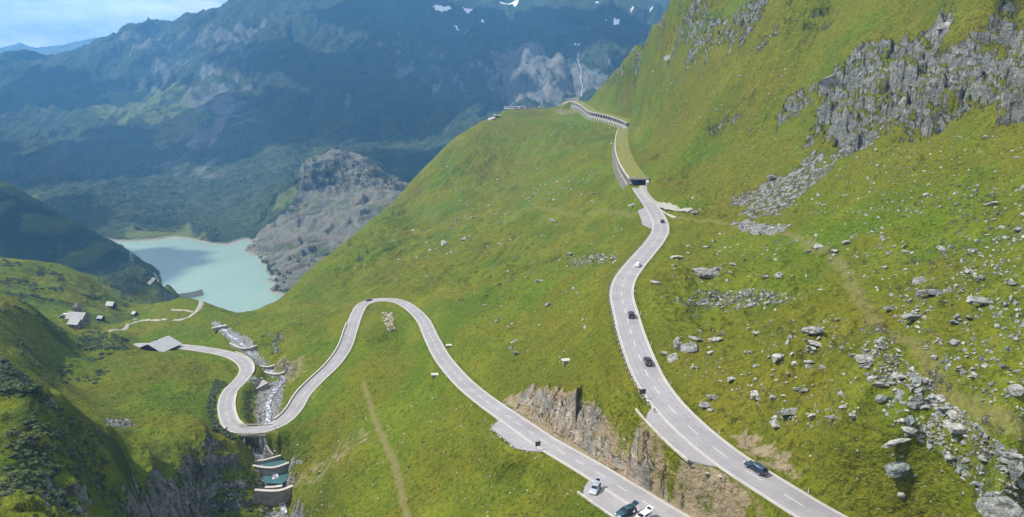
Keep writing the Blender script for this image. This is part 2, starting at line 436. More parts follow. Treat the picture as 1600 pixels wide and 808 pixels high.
# ------------------------------------------------------------------ ground masks
ROCK = [  # polygon on the photograph, edge softness (m), warp (m)
 ([(1278,141),(1263,215),(1271,238),(1300,223),(1323,238),(1338,230),(1360,223),(1390,197),(1419,226),(1441,223),(1471,200),(1508,186),(1545,163),(1560,193),(1640,175),(1640,-10),(1579,15),(1538,41),(1527,60),(1490,62),(1470,80),(1495,22),(1471,15),(1449,45),(1404,62),(1360,74),(1323,92),(1304,112)], 3.0, 5.0, 1.0),
 ([(1211,204),(1230,190),(1265,170),(1275,130),(1235,145),(1215,180)], 2.0, 3.0, .9),
 ([(1005,75),(1040,45),(1085,0),(1095,-40),(1260,-40),(1240,0),(1185,35),(1165,70),(1135,92),(1110,75),(1075,92),(1050,70)], 5.0, 12.0, .75),
 ([(797,621),(830,603),(874,615),(920,622),(943,633),(933,651),(968,668),(1000,692),(1014,712),(1048,736),(1078,758),(1088,772),(1072,775),(1046,764),(1021,749),(977,734),(946,721),(907,695),(869,672),(843,650),(807,636)], .6, .5, 1.0),
 ([(1133,683),(1161,677),(1176,692),(1195,710),(1250,723),(1247,734),(1213,738),(1189,722),(1164,709),(1152,697)], .6, 1.2, .9),
 ([(1241,750),(1275,753),(1318,772),(1352,792),(1352,812),(1296,784)], .6, 1.2, .8),
 ([(282,693),(277,727),(252,738),(212,743),(192,770),(200,815),(330,830),(405,808),(402,760),(385,722),(366,700),(335,676),(318,690),(298,708)], 2.5, 4.0, 1.0),
 ([(45,738),(75,733),(95,747),(130,765),(150,808),(60,808),(40,775)], 2.0, 3.5, .9),
 ([(404,532),(419,515),(434,515),(446,525),(448,545),(433,564),(424,557),(422,540),(406,547)], 1.2, 2.0, 1.0),
 ([(436,567),(458,562),(471,574),(458,587),(444,577)], 1.0, 2.0, .8),
 ([(544,427),(547,408),(566,400),(572,390),(588,375),(597,378),(593,387),(578,395),(573,412),(562,424)], 2.0, 3.0, 1.0),
 ([(22,712),(45,690),(80,682),(105,680),(98,692),(60,706),(35,716)], .6, 1.5, .9),
 ([(20,632),(55,615),(85,622),(92,636),(60,640),(35,645)], .8, 2.0, .7),
 ([(940,128),(962,104),(985,84),(1002,64),(1025,38),(1045,18),(1058,30),(1030,60),(1000,95),(965,122),(945,142)], 4.0, 9.0, .62),
 ([(1180,60),(1230,30),(1300,10),(1310,25),(1240,55),(1195,78)], 4.0, 8.0, .6),
 ([(1095,190),(1150,165),(1200,150),(1205,160),(1140,190),(1105,205)], 2.0, 5.0, .6),
 ([(635,300),(650,282),(668,276),(660,300),(640,318)], 3.0, 6.0, .8),
 ([(697,235),(712,220),(726,214),(722,232),(702,244)], 3.0, 6.0, .8),
 ([(860,628),(885,622),(880,640),(866,640)], .5, .8, .0),
 ([(0,565),(30,580),(50,605),(20,612),(0,605)], 3.0, 5.0, .6),
 ([(1100,200),(1120,190),(1150,180),(1160,190),(1125,205)], 1.5, 4.0, .6),
 ([(225,452),(245,455),(276,460),(272,470),(232,474),(222,466)], 4.0, 5.0, .8),
 ([(150,404),(190,396),(215,398),(222,412),(190,416),(160,415)], 6.0, 12.0, .7),
]
DIRT = [
 ([(441,752),(468,740),(485,727),(505,713),(537,690),(570,662),(590,668),(580,690),(540,715),(512,740),(489,750)], 2.0, 3.5, .42),
 ([(785,612),(835,603),(925,620),(950,645),(1005,685),(1050,728),(1115,745),(1180,800),(1150,815),(1090,795),(1020,760),(940,725),(880,690),(820,645),(790,625)], 1.2, .8, .7),
 ([(440,745),(470,738),(475,748),(455,760)], 1.0, 1.0, .6),
 ([(1140,675),(1170,672),(1255,720),(1250,742),(1180,722)], .8, 1.2, .6),
 ([(1235,745),(1290,752),(1350,785),(1352,812),(1290,784)], .8, 1.2, .6),
 ([(1480,440),(1540,430),(1600,430),(1600,480),(1520,470)], 3.0, 5.0, .0),
 ([(410,575),(440,560),(480,560),(475,590),(450,600)], 1.5, 3.0, .5),
 ([(90,492),(130,486),(165,470),(175,478),(150,492),(135,500)], 2.0, 3.0, .25),
 ([(860,170),(910,158),(900,175),(880,180)], 3, 3, .5),
]
SCREE = [
 ([(1060,470),(1100,455),(1150,450),(1230,455),(1240,470),(1150,485),(1090,487)], 1.5, 5.0, .5),
 ([(1140,350),(1180,345),(1230,352),(1225,366),(1160,362)], 1.2, 3.0, .9),
 ([(1150,300),(1200,285),(1290,230),(1340,235),(1370,200),(1400,205),(1350,235),(1270,285),(1230,330),(1150,345)], 4.0, 8.0, .6),
 ([(1330,510),(1370,500),(1440,550),(1480,600),(1540,650),(1600,700),(1600,790),(1540,740),(1480,680),(1430,640),(1370,600),(1340,560)], 3.0, 5.0, .45),
 ([(1440,330),(1600,290),(1600,420),(1520,400),(1440,450),(1400,430)], 5.0, 8.0, .4),
 ([(370,590),(440,590),(446,600),(440,640),(430,662),(400,662),(395,640),(400,610)], .8, 1.5, .72),
 ([(410,725),(440,722),(470,716),(476,722),(450,735),(415,740),(395,735)], .5, 1.0, .9),
 ([(400,690),(430,700),(450,725),(410,732),(392,705)], .6, .8, .9),
 ([(405,735),(450,735),(470,745),(450,762),(420,775),(405,765)], .8, 1.0, .7),
 ([(415,790),(465,775),(490,815),(480,860),(400,860),(405,815)], .8, 1.5, 1.0),
 ([(393,528),(350,508),(330,500),(330,512),(360,535),(395,570),(425,592),(440,590),(405,552)], .8, 1.5, .8),
 ([(165,655),(205,655),(210,668),(185,672),(165,664)], .6, 1.5, .6),
 ([(595,488),(614,488),(618,520),(606,520)], .5, .6, .3),
 ([(800,310),(930,270),(940,285),(820,330)], 5, 10, .3),
 ([(880,400),(960,390),(970,410),(890,418)], 2, 4, .5),
 ([(1345,560),(1420,620),(1450,690),(1400,700),(1350,640)], 3.0, 5.0, .3),
]
def gather(sheet, L, seed):
    m = 0 * sheet.X
    for k, (poly, soft, warp, amt) in enumerate(L):
        if amt <= 0: continue
        m = np.maximum(m, amt * poly_mask(sheet, polyw(sheet, poly), soft, warp, max(warp * 1.6, 2.0), seed + k))
    return m
mR = gather(near, ROCK, 3)
mD = gather(near, DIRT, 31)
mS = gather(near, SCREE, 61)
TRAIL = [(1062,340),(1090,346),(1180,360),(1280,388),(1325,435),(1365,500),(1430,548),(1470,600),(1530,645),(1600,690),(1660,730)]
TRAIL2 = [(568,600),(578,630),(592,668),(606,700),(622,745),(630,780),(645,830)]
TRAIL3 = [(690,350),(800,330),(880,332),(960,330),(1000,345)]
TRAIL4 = [(1140,748),(1158,770),(1180,800),(1200,830)]
def trail(sheet, P, hw, amt):
    H = [sheet.hit(*p) for p in P]; H = [h for h in H if h is not None]
    R = spline(H, 1.5)
    D, _, _ = sheet.curve_field(R, hw * 4)
    n = fbm(sheet.X / 4, sheet.Y / 4, 2, 77) * hw * .5
    return amt * (1 - sstep(hw * .5, hw * 1.5, D + n))
mP = np.maximum.reduce([trail(near, TRAIL, 1.6, .5), trail(near, TRAIL2, 1.0, .8), trail(near, TRAIL3, 1.6, .4), trail(near, TRAIL4, .5, .7)])

# ------------------------------------------------------------------ relief
X, Y, Z = near.X, near.Y, near.Z
dRu, hRu, sRu = near.curve_field(road_up, 26)
dRl, hRl, sRl = near.curve_field(road_low, 24)
dSt, hSt, sSt = near.curve_field(stream, 16)
calm = sstep(5, 22, np.minimum(dRu, dRl)) * .9 + .1
calm = calm * (1 - .85 * sstep(820, 960, Y) * (X > -120) * (X < 170))
farf = sstep(500, 900, Y)
Z = Z + calm * (1.7 * fbm(X / 46, Y / 46, 3, 5) * (1 - .3 * farf) + .80 * fbm(X / 13, Y / 13, 3, 9))
Z = Z + (.42 * fbm(X / 4.2, Y / 4.2, 3, 15) * np.minimum(1, calm + .2) + .20 * (calm > .3) * np.abs(perlin(X / 1.3, Y / 1.3, 4))) * (1 - farf)
# hummocks and gullies of the left hills, lumpy boulder ground on the right
def regional(poly, soft): return poly_mask(near, polyw(near, poly), soft)
left = regional([(0,615),(0,808),(330,808),(380,700),(330,670),(280,690),(230,705),(130,665),(60,612)], 8)
Z = Z + left * calm * (3.6 * (ridged(X / 15 + .3 * perlin(X / 9, Y / 9, 2), Y / 24, 3, 21) - .35) + 1.1 * fbm(X / 6, Y / 6, 2, 8))
back = regional([(0,405),(0,600),(120,590),(200,545),(215,480),(165,458),(100,418)], 14)
Z = Z + back * (4.0 * (ridged(X / 52 + .5 * Y / 52, Y / 46, 3, 25) - .4))
lump = regional([(1050,420),(1300,350),(1600,300),(1640,808),(1400,808),(1330,700),(1200,600),(1060,560)], 10)
Z = Z + lump * calm * (1.35 * fbm(X / 9, Y / 9, 3, 33) + 1.2 * (.5 - np.abs(perlin(X / 4.5, Y / 4.5, 36))) + .8 * (ridged(X / 12, Y / 12, 2, 35) - .4))
strk = regional([(1000,240),(1080,0),(1600,-100),(1640,300),(1300,350),(1040,330)], 12)
Z = Z + strk * (3.0 * (ridged((X + .9 * Y) / 70, (Y - .9 * X) / 30, 4, 41) - .4) + .8 * fbm(X / 7, Y / 7, 3, 47))
spur = regional([(400,480),(640,300),(880,175),(950,260),(1000,340),(900,480),(700,460),(560,460)], 14)
Z = Z + spur * calm * (2.6 * (ridged((X - .35 * Y) / 24, (Y + .35 * X) / 80, 4, 43) - .4) + 1.0 * fbm(X / 9, Y / 9, 2, 45))
# crags
def craggy(X, Y, Z, sc_):
    p = (Y - .45 * X) / sc_; q = (1.35 * Z + .25 * X + .1 * Y) / sc_
    wp = 1.6 * perlin(p / 9, q / 9, 61); wq = 1.6 * perlin(p / 9 + 7, q / 9, 62)
    f0, g0 = facets((p + wp + .4 * q) / 13.0, (q - .25 * p + wq) / 9.0, 3)
    f1, g1 = facets((p + .3 * q + wp) / 5.0, (q - .35 * p + wq) / 3.4, 5)
    f2, g2 = facets((p - .2 * q + wp) / 2.1, (q - .3 * p + wq) / 1.5, 9)
    r = ridged(p / 26, q / 24, 3, 51, .5)
    return sc_ * (4.0 * (r - .45) + 4.2 * f0 - 1.4 * (g0 < .05) + 1.3 * f1 - .5 * (g1 < .07) + .35 * f2)
edge = np.minimum(dRu, dRl)
CR = craggy(X, Y, Z, 1.0)
main = sstep(95, 125, X) * sstep(215, 250, Y)
Z = Z + mR * sstep(4, 9, edge) * CR * (.34 + .52 * main)
Z = Z + mS * .25 * (cells(X / 1.1, Y / 1.1, 3)[0] - .4)
# level shelf of the car park on the crest
dCr, hCr, sCr = near.curve_field(crest, 60)
wC = 1 - sstep(9, 42, dCr)
Z = Z * (1 - wC) + np.minimum(Z, hCr - .9 - .10 * np.maximum(dCr - 9, 0)) * wC
wC = 1 - sstep(5, 10, dCr)
Z = Z * (1 - wC) + (hCr - .9) * wC
# tunnel galleries cut into the slope
for R in (gl1, gl2):
    D, H, S, K = near.curve_field(R, 34, True)
    ins = (D < 900) & (K > -.05) & (K < len(R) - .95)
    w = 1 - sstep(8, 26, D)
    Z = np.where(ins & (S > 5.9), Z * (1 - w) + (H + 5.75 + .12 * (S - 5.9)) * w, Z)
    lo = ins & (S < -5.4)
    w = 1 - sstep(7, 20, D)
    Z = np.where(lo, Z * (1 - w) + np.minimum(H - 3.6 - .55 * (-S - 5.4), Z + 4) * w, Z)
    Z = np.where(ins & (np.abs(S) <= 5.9) & (D < 7.5), H - .45, Z)
def bed(Z, D, H, hw, blend, drop):
    w = 1 - sstep(hw, hw + blend, D)
    return Z * (1 - w) + (H - drop) * w
Z = bed(Z, dSt, hSt, 2.0, 2.6, .35)
HWU, HWL = 4.0, 3.55
brg = PD(400, 672, 141.5)
nearbr = sstep(9.0, 12.0, np.hypot(X - brg.x, (Y - brg.y) * .7))   # the bridge spans the stream: no embankment there
nearbr = np.maximum(nearbr, sstep(4.7, 5.7, np.abs((X - brg.x))))
def nearest(R, px, py, drop=None, F=None):
    p = PD(px, py, drop) if drop else PF(px, py, F)
    return int(np.argmin(np.hypot(R[:, 0] - p.x, R[:, 1] - p.y)))
def nearpix(R, px, py):
    """index of the curve sample that stands nearest that place of the photograph"""
    best = None
    for i in range(0, len(R)):
        x, y, z = R[i]
        if y < 40: continue
        cz = y * CP - z * SP; cy = y * SP + z * CP
        d = (800 + FPX * x / cz - px) ** 2 + (404 - FPX * cy / cz - py) ** 2
        if best is None or d < best[0]: best = (d, i)
    return best[1]
# parking bays on the left side of the roads: curve, from, to, width
BAYS = [(road_low, nearpix(road_low, 798, 655), nearpix(road_low, 868, 700), 4.6), (road_low, 3, nearpix(road_low, 945, 745), 5.2),
        (road_up, nearpix(road_up, 1150, 725), nearpix(road_up, 1040, 635), 3.7), (road_up, nearpix(road_up, 1031, 358), nearpix(road_up, 1019, 324), 5.0)]
def bay_profile(i0, i1, w, full_end=False):
    a, b = sorted((i0, i1)); n = b - a + 1
    t = np.linspace(0, 1, n); pr = w * np.clip(np.minimum(t, 1 - t) * 5.5, 0, 1) ** .8
    if a < 8: pr = w * np.clip((1 - t) * 7, 0, 1) ** .8
    return a, b, pr
DEFF = []
def road_bed(Z, R, D, H, S, K, hw, blend):
    ex = np.zeros(len(R))
    for r_, i0, i1, w in BAYS:
        if r_ is R:
            a, b, pr = bay_profile(i0, i1, w); ex[a:b + 1] = np.maximum(ex[a:b + 1], pr)
    e = np.interp(K, np.arange(len(R)), ex)
    D = np.where(S < 0, np.maximum(D - e, 0), D)
    DEFF.append(D)
    wgt = 1 - sstep(hw, hw + blend, D)
    wgt = wgt * (D < 100)
    return Z * (1 - wgt) + (H - .22) * wgt
cU = near.curve_field(road_up, 24, True); cL = near.curve_field(road_low, 22, True)
Zr = road_bed(Z, road_low, *cL, HWL + 1.2, 6.5)
Zr = road_bed(Zr, road_up, *cU, HWU + 1.0, 5.5)
Zr = road_bed(Zr, road_low, *cL, HWL + .9, 1.2)
Z = Z * (1 - nearbr) + Zr * nearbr
de = np.minimum(np.minimum(DEFF[0], DEFF[1]), 30)
bank = regional([(1000,640),(1160,745),(1220,815),(1060,808),(930,735),(800,650),(840,600),(940,620)], 2)
Z = Z + bank * sstep(4.9, 6.2, de) * (.35 * CR + .5 * fbm(X / 3, Y / 3, 3, 92))
Z = np.where((nearbr < .5) & (dRl < 7), np.minimum(Z, hRl - 5.0), Z)
# pools behind the check dams
POOLS = [([(396,728),(430,733),(456,722),(440,714),(408,720)], 150.5), ([(409,740),(452,732),(458,742),(441,756),(414,755)], 152.9)]
for poly, dr in POOLS:
    P = np.array([PD(a, b, dr).xy for a, b in poly])
    m_ = poly_mask(near, P, 1.0)
    Z = Z * (1 - m_) + np.minimum(Z, -dr - .6) * m_
near.Z = Z; near.prep()

# ------------------------------------------------------------------ far country
FC = [
 (0,250,2500),(0,150,3500),(0,98,4200),(60,90,4250),(110,85,4300),(175,60,4450),(200,45,4500),(240,43,4500),(300,25,4550),(400,0,4600),(0,330,1900),(100,300,1950),(100,180,3000),(200,120,3700),(200,250,2300),
 (300,330,1720),(250,355,1560),(350,345,1650),(300,200,2700),(300,100,3800),(400,300,1900),(400,200,2750),(400,100,3700),(500,0,4700),(500,60,4100),(520,150,3100),(600,100,3500),(600,0,4600),(550,200,2500),(430,250,2200),
 (700,250,2150),(650,210,2500),(700,100,3300),(700,20,4400),(700,0,4700),(760,60,3900),(800,140,2950),(850,160,2700),(850,120,2950),(900,140,2900),(900,60,3500),(800,0,4700),(950,60,3500),(900,0,4500),(1000,0,4400),(1060,0,4400),(960,110,3000),(1000,60,3400),
 (525,240,1720),(480,262,1690),(560,245,1700),(450,292,1640),(600,275,1640),(525,290,1640),(640,300,1500),(580,297,1500),(450,350,1440),(400,362,1500),(520,375,1280),(600,320,1400),(550,340,1330),(470,400,1220),(440,425,1150),(383,388,1385),(420,400,1270),(500,330,1500),(470,310,1600),(540,310,1560),
 (800,160,2600),(800,200,2300),(400,-60,5000),(800,-90,5400),(600,-90,5400),(1060,-90,5200),(1400,-60,4800),(1400,100,3000),
]
fp = []
for a, b, c in FC:
    u, T = TU(a, b); fp.append((u, math.log(c), T))
def fu(px, F, z, py=100): u = TU(px, py)[0]; fp.append((u, math.log(F), z / F))
for px, F in [(210, 1440), (250, 1460), (300, 1460), (350, 1400), (380, 1350)]: fu(px, F, -299.0, 380)
for px, F in [(215, 1560), (230, 1620), (300, 1600), (340, 1540)]: fu(px, F, -282.0, 370)
for px, F in [(300, 1250), (300, 1000), (350, 1100), (250, 1300), (200, 1250), (150, 900), (100, 1200), (0, 1100), (380, 1000), (365, 1260)]: fu(px, F, -330, 400)
for px, F, z in [(500, 800, -330), (600, 900, -330), (700, 1000, -330), (800, 1100, -330), (900, 1200, -330), (1000, 1200, -330), (700, 1500, -290), (850, 1600, -280), (1000, 1500, -280), (1400, 1400, -280), (700, 800, -340), (1400, 800, -340), (525, 1950, -190), (600, 1850, -215), (470, 1850, -215),
                 (430, 1060, -297), (412, 1100, -300), (400, 1120, -310), (416, 1030, -305), (403, 1240, -302), (395, 1290, -303)]: fu(px, F, z, 430 if F < 1500 else 250)
for px, z in [(-60, 150), (0, 60), (150, 120), (250, 200), (400, 300)]: fu(px, 5400, z)
fp = np.array(fp)
far = Sheet(-1.3, 1.15, int(1050 * QUAL), 800, 6800, int(700 * QUAL))
far.Z = grid_eval(tps_fit(fp, 2e-5), far.U, far.V) * far.Y
X, Y, Z = far.X, far.Y, far.Z
far.prep()
FR = [([(455,330),(468,270),(500,240),(530,232),(580,250),(600,290),(640,285),(660,330),(600,345),(540,330),(480,345)], 8, 16, 1.0),
      ([(378,395),(400,365),(450,335),(540,305),(580,285),(640,290),(640,330),(560,400),(470,430),(430,425),(415,405)], 6, 16, .95),
      ([(410,440),(425,425),(470,420),(500,405),(500,420),(460,455),(420,458)], 4, 8, .5),
      ([(760,110),(800,60),(830,80),(860,95),(900,95),(950,90),(960,130),(900,165),(800,165),(770,130)], 50, 60, .75),
      ([(175,75),(240,50),(330,30),(400,20),(420,90),(380,150),(300,130),(240,110)], 60, 70, .42),
      ([(250,160),(330,120),(400,150),(380,230),(270,300),(240,280)], 50, 90, .45),
      ([(600,60),(700,90),(760,130),(700,170),(600,100)], 40, 90, .35)]
MEAD = [([(195,355),(230,345),(300,350),(330,360),(330,378),(200,380)], 15, 30, .7), ([(150,130),(240,120),(360,190),(260,230),(150,190)], 70, 100, .7),
        ([(415,330),(455,290),(475,265),(470,300),(440,330)], 8, 12, .7), ([(500,245),(540,232),(600,250),(560,262)], 8, 12, .5), ([(430,430),(480,405),(500,400),(480,440),(430,455)], 5, 10, .9),
        ([(780,150),(800,110),(860,130),(850,160)], 30, 60, .6), ([(0,280),(60,275),(100,320),(40,330),(0,320)], 20, 50, .4)]
fR = gather(far, FR, 201); fM = gather(far, MEAD, 221)
hi = sstep(-290, 60, Z)
up_ = sstep(1700, 2600, Y)
wx = fbm(X / 500, Y / 500, 3, 71) * .35
gul = ridged(X / 260 + wx, Y / 1300 + wx, 5, 73, .55)
gul2 = ridged((X + .5 * Y) / 620 + wx, Y / 1500, 3, 79, .5)
Z = Z + up_ * hi * (105 * (gul - .5) + 120 * (gul2 - .5)) * (1 - .5 * sstep(4100, 4700, Y))
Z = Z + sstep(4000, 4700, Y) * 26 * (ridged(X / 160, Y / 300, 4, 83) - .5)
Z = Z + sstep(-305, -270, Z) * (9 * fbm(X / 70, Y / 70, 5, 75, .58) * sstep(1200, 1700, Y) + 2.0 * fbm(X / 22, Y / 22, 3, 76))
Z = Z + fR * (1 - up_) * (craggy(X, Y, Z, 4.0) * .42)
Z = Z + fR * up_ * 26 * (ridged(X / 120, Y / 160, 5, 91, .6) - .5)
far.Z = Z; far.prep()
# snow patches
SNOW = [[(676,10),(690,9),(705,13),(698,18),(684,16)], [(722,11),(738,14),(736,20),(724,15)], [(775,-4),(812,-4),(808,8),(790,6)], [(704,37),(714,41),(720,50),(715,48)], [(752,31),(757,33),(755,36)],
        [(960,28),(968,30),(966,38),(958,36)], [(1015,10),(1024,13),(1018,17)], [(985,12),(992,11),(990,16),(984,15)], [(1040,22),(1046,26),(1042,30)], [(945,27),(951,30),(947,33)], [(930,0),(938,2),(932,6)], [(1055,0),(1064,2),(1058,10)], [(895,68),(909,69),(908,71.5),(896,71)]]
fS = 0 * X
for k, p in enumerate(SNOW):
    fS = np.maximum(fS, poly_mask(far, polyw(far, p), 4, 5, 30, 300 + k))
dist = Sheet(-1.3, -.3, 260, 6900, 11000, 120)
dz = np.interp(dist.U, [-1.3, TU(-60, 90)[0], TU(0, 75)[0], TU(30, 67)[0], TU(60, 76)[0], TU(110, 63)[0], TU(150, 60)[0], TU(250, 52)[0], -.3], [.05, .056, .0655, .0735, .0640, .0745, .0775, .08, .07])
ramp = np.interp(dist.V, [dist.V[0], math.log(9000), dist.V[-1]], [-.02, 0, -.05])
dist.Z = (dz[None] + ramp[:, None]) * dist.Y + 60 * (ridged(dist.X / 500, dist.Y / 900, 4, 95) - .6)

# ------------------------------------------------------------------ materials
def mat(name, rough=.85):
    m = bpy.data.materials.new(name); m.use_nodes = True
    n = m.node_tree; b = n.nodes['Principled BSDF']
    b.inputs['Roughness'].default_value = rough
    b.inputs['Specular IOR Level'].default_value = .25
    return m, n, b
class NB:
    """tiny node helper"""
    def __init__(s, nt): s.nt = nt; s.g = nt.nodes.new('ShaderNodeNewGeometry')
    def pos(s, scale=(1, 1, 1), rot=(0, 0, 0)):
        m = s.nt.nodes.new('ShaderNodeMapping'); m.inputs['Scale'].default_value = scale; m.inputs['Rotation'].default_value = rot
        s.nt.links.new(s.tc(), m.inputs['Vector']); return m.outputs[0]
    def tc(s):
        if not hasattr(s, '_t'): s._t = s.nt.nodes.new('ShaderNodeTexCoord')
        return s._t.outputs['Object']
    def noise(s, vec, scale, detail=5, rough=.55, dist=0):
        n = s.nt.nodes.new('ShaderNodeTexNoise'); n.inputs['Scale'].default_value = scale; n.inputs['Detail'].default_value = detail
        n.inputs['Roughness'].default_value = rough; n.inputs['Distortion'].default_value = dist
        s.nt.links.new(vec, n.inputs['Vector']); return n.outputs['Fac']
    def voro(s, vec, scale, feat='F1', out='Distance', rnd=1.0):
        n = s.nt.nodes.new('ShaderNodeTexVoronoi'); n.feature = feat; n.inputs['Scale'].default_value = scale; n.inputs['Randomness'].default_value = rnd
        s.nt.links.new(vec, n.inputs['Vector']); return n.outputs[out]
    def ramp(s, fac, stops):
        r = s.nt.nodes.new('ShaderNodeValToRGB'); e = r.color_ramp.elements
        while len(e) < len(stops): e.new(.5)
        for k, (p, c) in enumerate(stops):
            e[k].position = p; e[k].color = (c, c, c, 1) if isinstance(c, (int, float)) else (*c, 1)
        s.nt.links.new(fac, r.inputs['Fac']); return r.outputs['Color']
    def mix(s, fac, a, b, mode='MIX'):
        m = s.nt.nodes.new('ShaderNodeMixRGB'); m.blend_type = mode
        for i, v in ((0, fac), (1, a), (2, b)):
            if isinstance(v, (int, float)): m.inputs[i].default_value = v if i == 0 else (v, v, v, 1)
            elif isinstance(v, tuple): m.inputs[i].default_value = (*v, 1)
            else: s.nt.links.new(v, m.inputs[i])
        return m.outputs[0]
    def math(s, op, a, b=0.0, clamp=False):
        m = s.nt.nodes.new('ShaderNodeMath'); m.operation = op; m.use_clamp = clamp
        for i, v in ((0, a), (1, b)):
            if isinstance(v, (int, float)): m.inputs[i].default_value = v
            else: s.nt.links.new(v, m.inputs[i])
        return m.outputs[0]
    def attr(s, name):
        a = s.nt.nodes.new('ShaderNodeAttribute'); a.attribute_name = name
        sp = s.nt.nodes.new('ShaderNodeSeparateColor'); s.nt.links.new(a.outputs['Color'], sp.inputs[0]); return sp.outputs, a.outputs['Alpha']
    def bump(s, h, strength, dist, nrm=None):
        b = s.nt.nodes.new('ShaderNodeBump'); b.inputs['Strength'].default_value = strength; b.inputs['Distance'].default_value = dist
        s.nt.links.new(h, b.inputs['Height'])
        if nrm is not None: s.nt.links.new(nrm, b.inputs['Normal'])
        return b.outputs[0]
    def slope(s):
        sp = s.nt.nodes.new('ShaderNodeSeparateXYZ'); s.nt.links.new(s.g.outputs['Normal'], sp.inputs[0]); return sp.outputs[2]
    def link(s, a, b): s.nt.links.new(a, b)

def hillside_material():
    m, n, b = mat('alpine_meadow', .95); b.inputs['Specular IOR Level'].default_value = .03; k = NB(n); p = k.tc()
    ch, al = k.attr('ground')
    big = k.noise(p, .011, 4, .55); mid = k.noise(p, .055, 6, .6, .3); fine = k.noise(p, .35, 6, .62); vf = k.noise(p, 1.6, 4, .6)
    g = k.ramp(mid, [(.30, (.045, .065, .004)), (.44, (.090, .125, .004)), (.56, (.150, .160, .007)), (.70, (.185, .150, .018))])
    g2 = k.ramp(fine, [(.30, (.030, .044, .008)), (.48, (.095, .122, .011)), (.68, (.175, .165, .026))])
    g = k.mix(.5, g, g2)
    moss2 = k.math('MULTIPLY', k.ramp(k.noise(p, .16, 7, .72), [(.40, 1.0), (.56, 0.0)]), k.math('ADD', .28, k.attr('trail')[0][1], True))
    g = k.mix(k.math('MULTIPLY', moss2, .8), g, (.040, .050, .006))
    pat = k.ramp(k.noise(k.pos((1, .55, 1), (0, 0, -.6)), .034, 5, .6, .6), [(.40, .75), (.52, 0.0)])
    g = k.mix(pat, g, (.055, .085, .006))
    g = k.mix(k.ramp(k.noise(p, .028, 5, .6), [(.55, 0.0), (.68, .45)]), g, (.215, .215, .016))
    lush = k.ramp(big, [(.42, 0.0), (.60, 1.0)])
    g = k.mix(k.math('MULTIPLY', lush, .5), g, (.075, .135, .006))
    dry = k.ramp(k.math('ADD', k.noise(k.pos((1, 1, 1), (0, 0, .5)), .021, 8, .68, .5), k.math('MULTIPLY', k.attr('trail')[0][1], .12)), [(.44, 0.0), (.60, 1.0)])
    g = k.mix(k.math('MULTIPLY', dry, .55), g, (.125, .104, .010))
    tuf = k.ramp(k.noise(p, .75, 6, .7), [(.38, .80), (.50, 0.0), (.66, 0.0), (.76, .0)])
    g = k.mix(tuf, g, (.032, .040, .007))
    g = k.mix(k.ramp(k.noise(p, 1.1, 4, .7), [(.56, 0.0), (.70, .5)]), g, (.21, .19, .05))
    g = k.mix(k.ramp(vf, [(.32, .55), (.50, 0.0)]), g, (.035, .048, .010))
    g = k.mix(k.math('MULTIPLY', al, .75), g, (.030, .044, .014))         # dwarf shrubs
    # bare trodden ground
    dirt = k.mix(k.noise(p, .8, 5, .6), (.13, .095, .055), (.33, .26, .18))
    path = k.mix(k.noise(p, .5, 5, .6), (.12, .115, .035), (.20, .165, .075))
    # small stones
    v = k.voro(p, .55, 'F1', 'Distance'); sz = k.noise(p, .09, 4, .6)
    st = k.math('MULTIPLY', k.ramp(v, [(.22, 1.0), (.30, 0.0)]), k.ramp(k.math('ADD', sz, k.math('MULTIPLY', ch[2], .28)), [(.60, 0.0), (.68, 1.0)]))
    rockc = k.ramp(k.noise(p, .42, 8, .68, .6), [(.30, (.035, .037, .034)), (.44, (.12, .125, .115)), (.56, (.24, .24, .215)), (.70, (.42, .405, .36))])
    warm = k.ramp(k.noise(p, .16, 4, .6), [(.52, 0.0), (.66, .75)])
    rockc = k.mix(k.math('MULTIPLY', k.ramp(k.noise(p, .5, 6, .7), [(.34, .25), (.54, .9)]), k.math('MINIMUM', k.math('MULTIPLY', ch[1], 1.5), 1.0)), rockc, (.46, .39, .30))
    rockc = k.mix(k.math('MULTIPLY', warm, ch[1]), rockc, (.38, .22, .11))
    lich = k.ramp(k.noise(p, .13, 5, .6), [(.40, 0.0), (.58, .75)])
    rockc = k.mix(lich, rockc, k.mix(k.noise(p, 1.0, 5, .7), (.06, .062, .05), (.22, .235, .20)))
    moss = k.ramp(k.noise(p, .22, 6, .65), [(.50, 0.0), (.60, .85)])
    rn = k.noise(p, .20, 8, .70)
    rf = k.math('ADD', k.math('MULTIPLY', ch[0], .70), k.math('MULTIPLY', k.math('SUBTRACT', rn, .5), 2.1))
    sl = k.ramp(k.slope(), [(.25, .05), (.42, 0.0)])
    rf = k.math('ADD', rf, k.math('MULTIPLY', sl, .5))
    flat = k.ramp(k.slope(), [(.55, 0.0), (.84, .60)])
    rf = k.math('SUBTRACT', rf, k.math('MULTIPLY', flat, .9))
    rf = k.ramp(rf, [(.40, 0.0), (.50, 1.0)])
    scf = k.ramp(k.math('ADD', ch[2], k.math('MULTIPLY', k.math('SUBTRACT', k.noise(p, .45, 6, .65), .5), 1.4)), [(.5, 0.0), (.62, 1.0)])
    scr = k.mix(k.voro(p, 1.3, 'F1', 'Color'), (.12, .12, .11), (.38, .375, .34))
    scr = k.mix(k.ramp(k.voro(p, 1.3, 'DISTANCE_TO_EDGE', 'Distance'), [(.03, .35), (.12, 0.0)]), scr, (.04, .04, .036))
    # green channel: >0.5 = path band is packed as trail, below = earth
    df = k.ramp(k.math('ADD', ch[1], k.math('MULTIPLY', k.math('SUBTRACT', k.noise(p, .35, 7, .7), .5), 1.9)), [(.38, 0.0), (.66, .9)])
    df = k.math('MULTIPLY', df, k.ramp(ch[1], [(.05, 0.0), (.3, 1.0)]))
    c = k.mix(df, g, dirt)
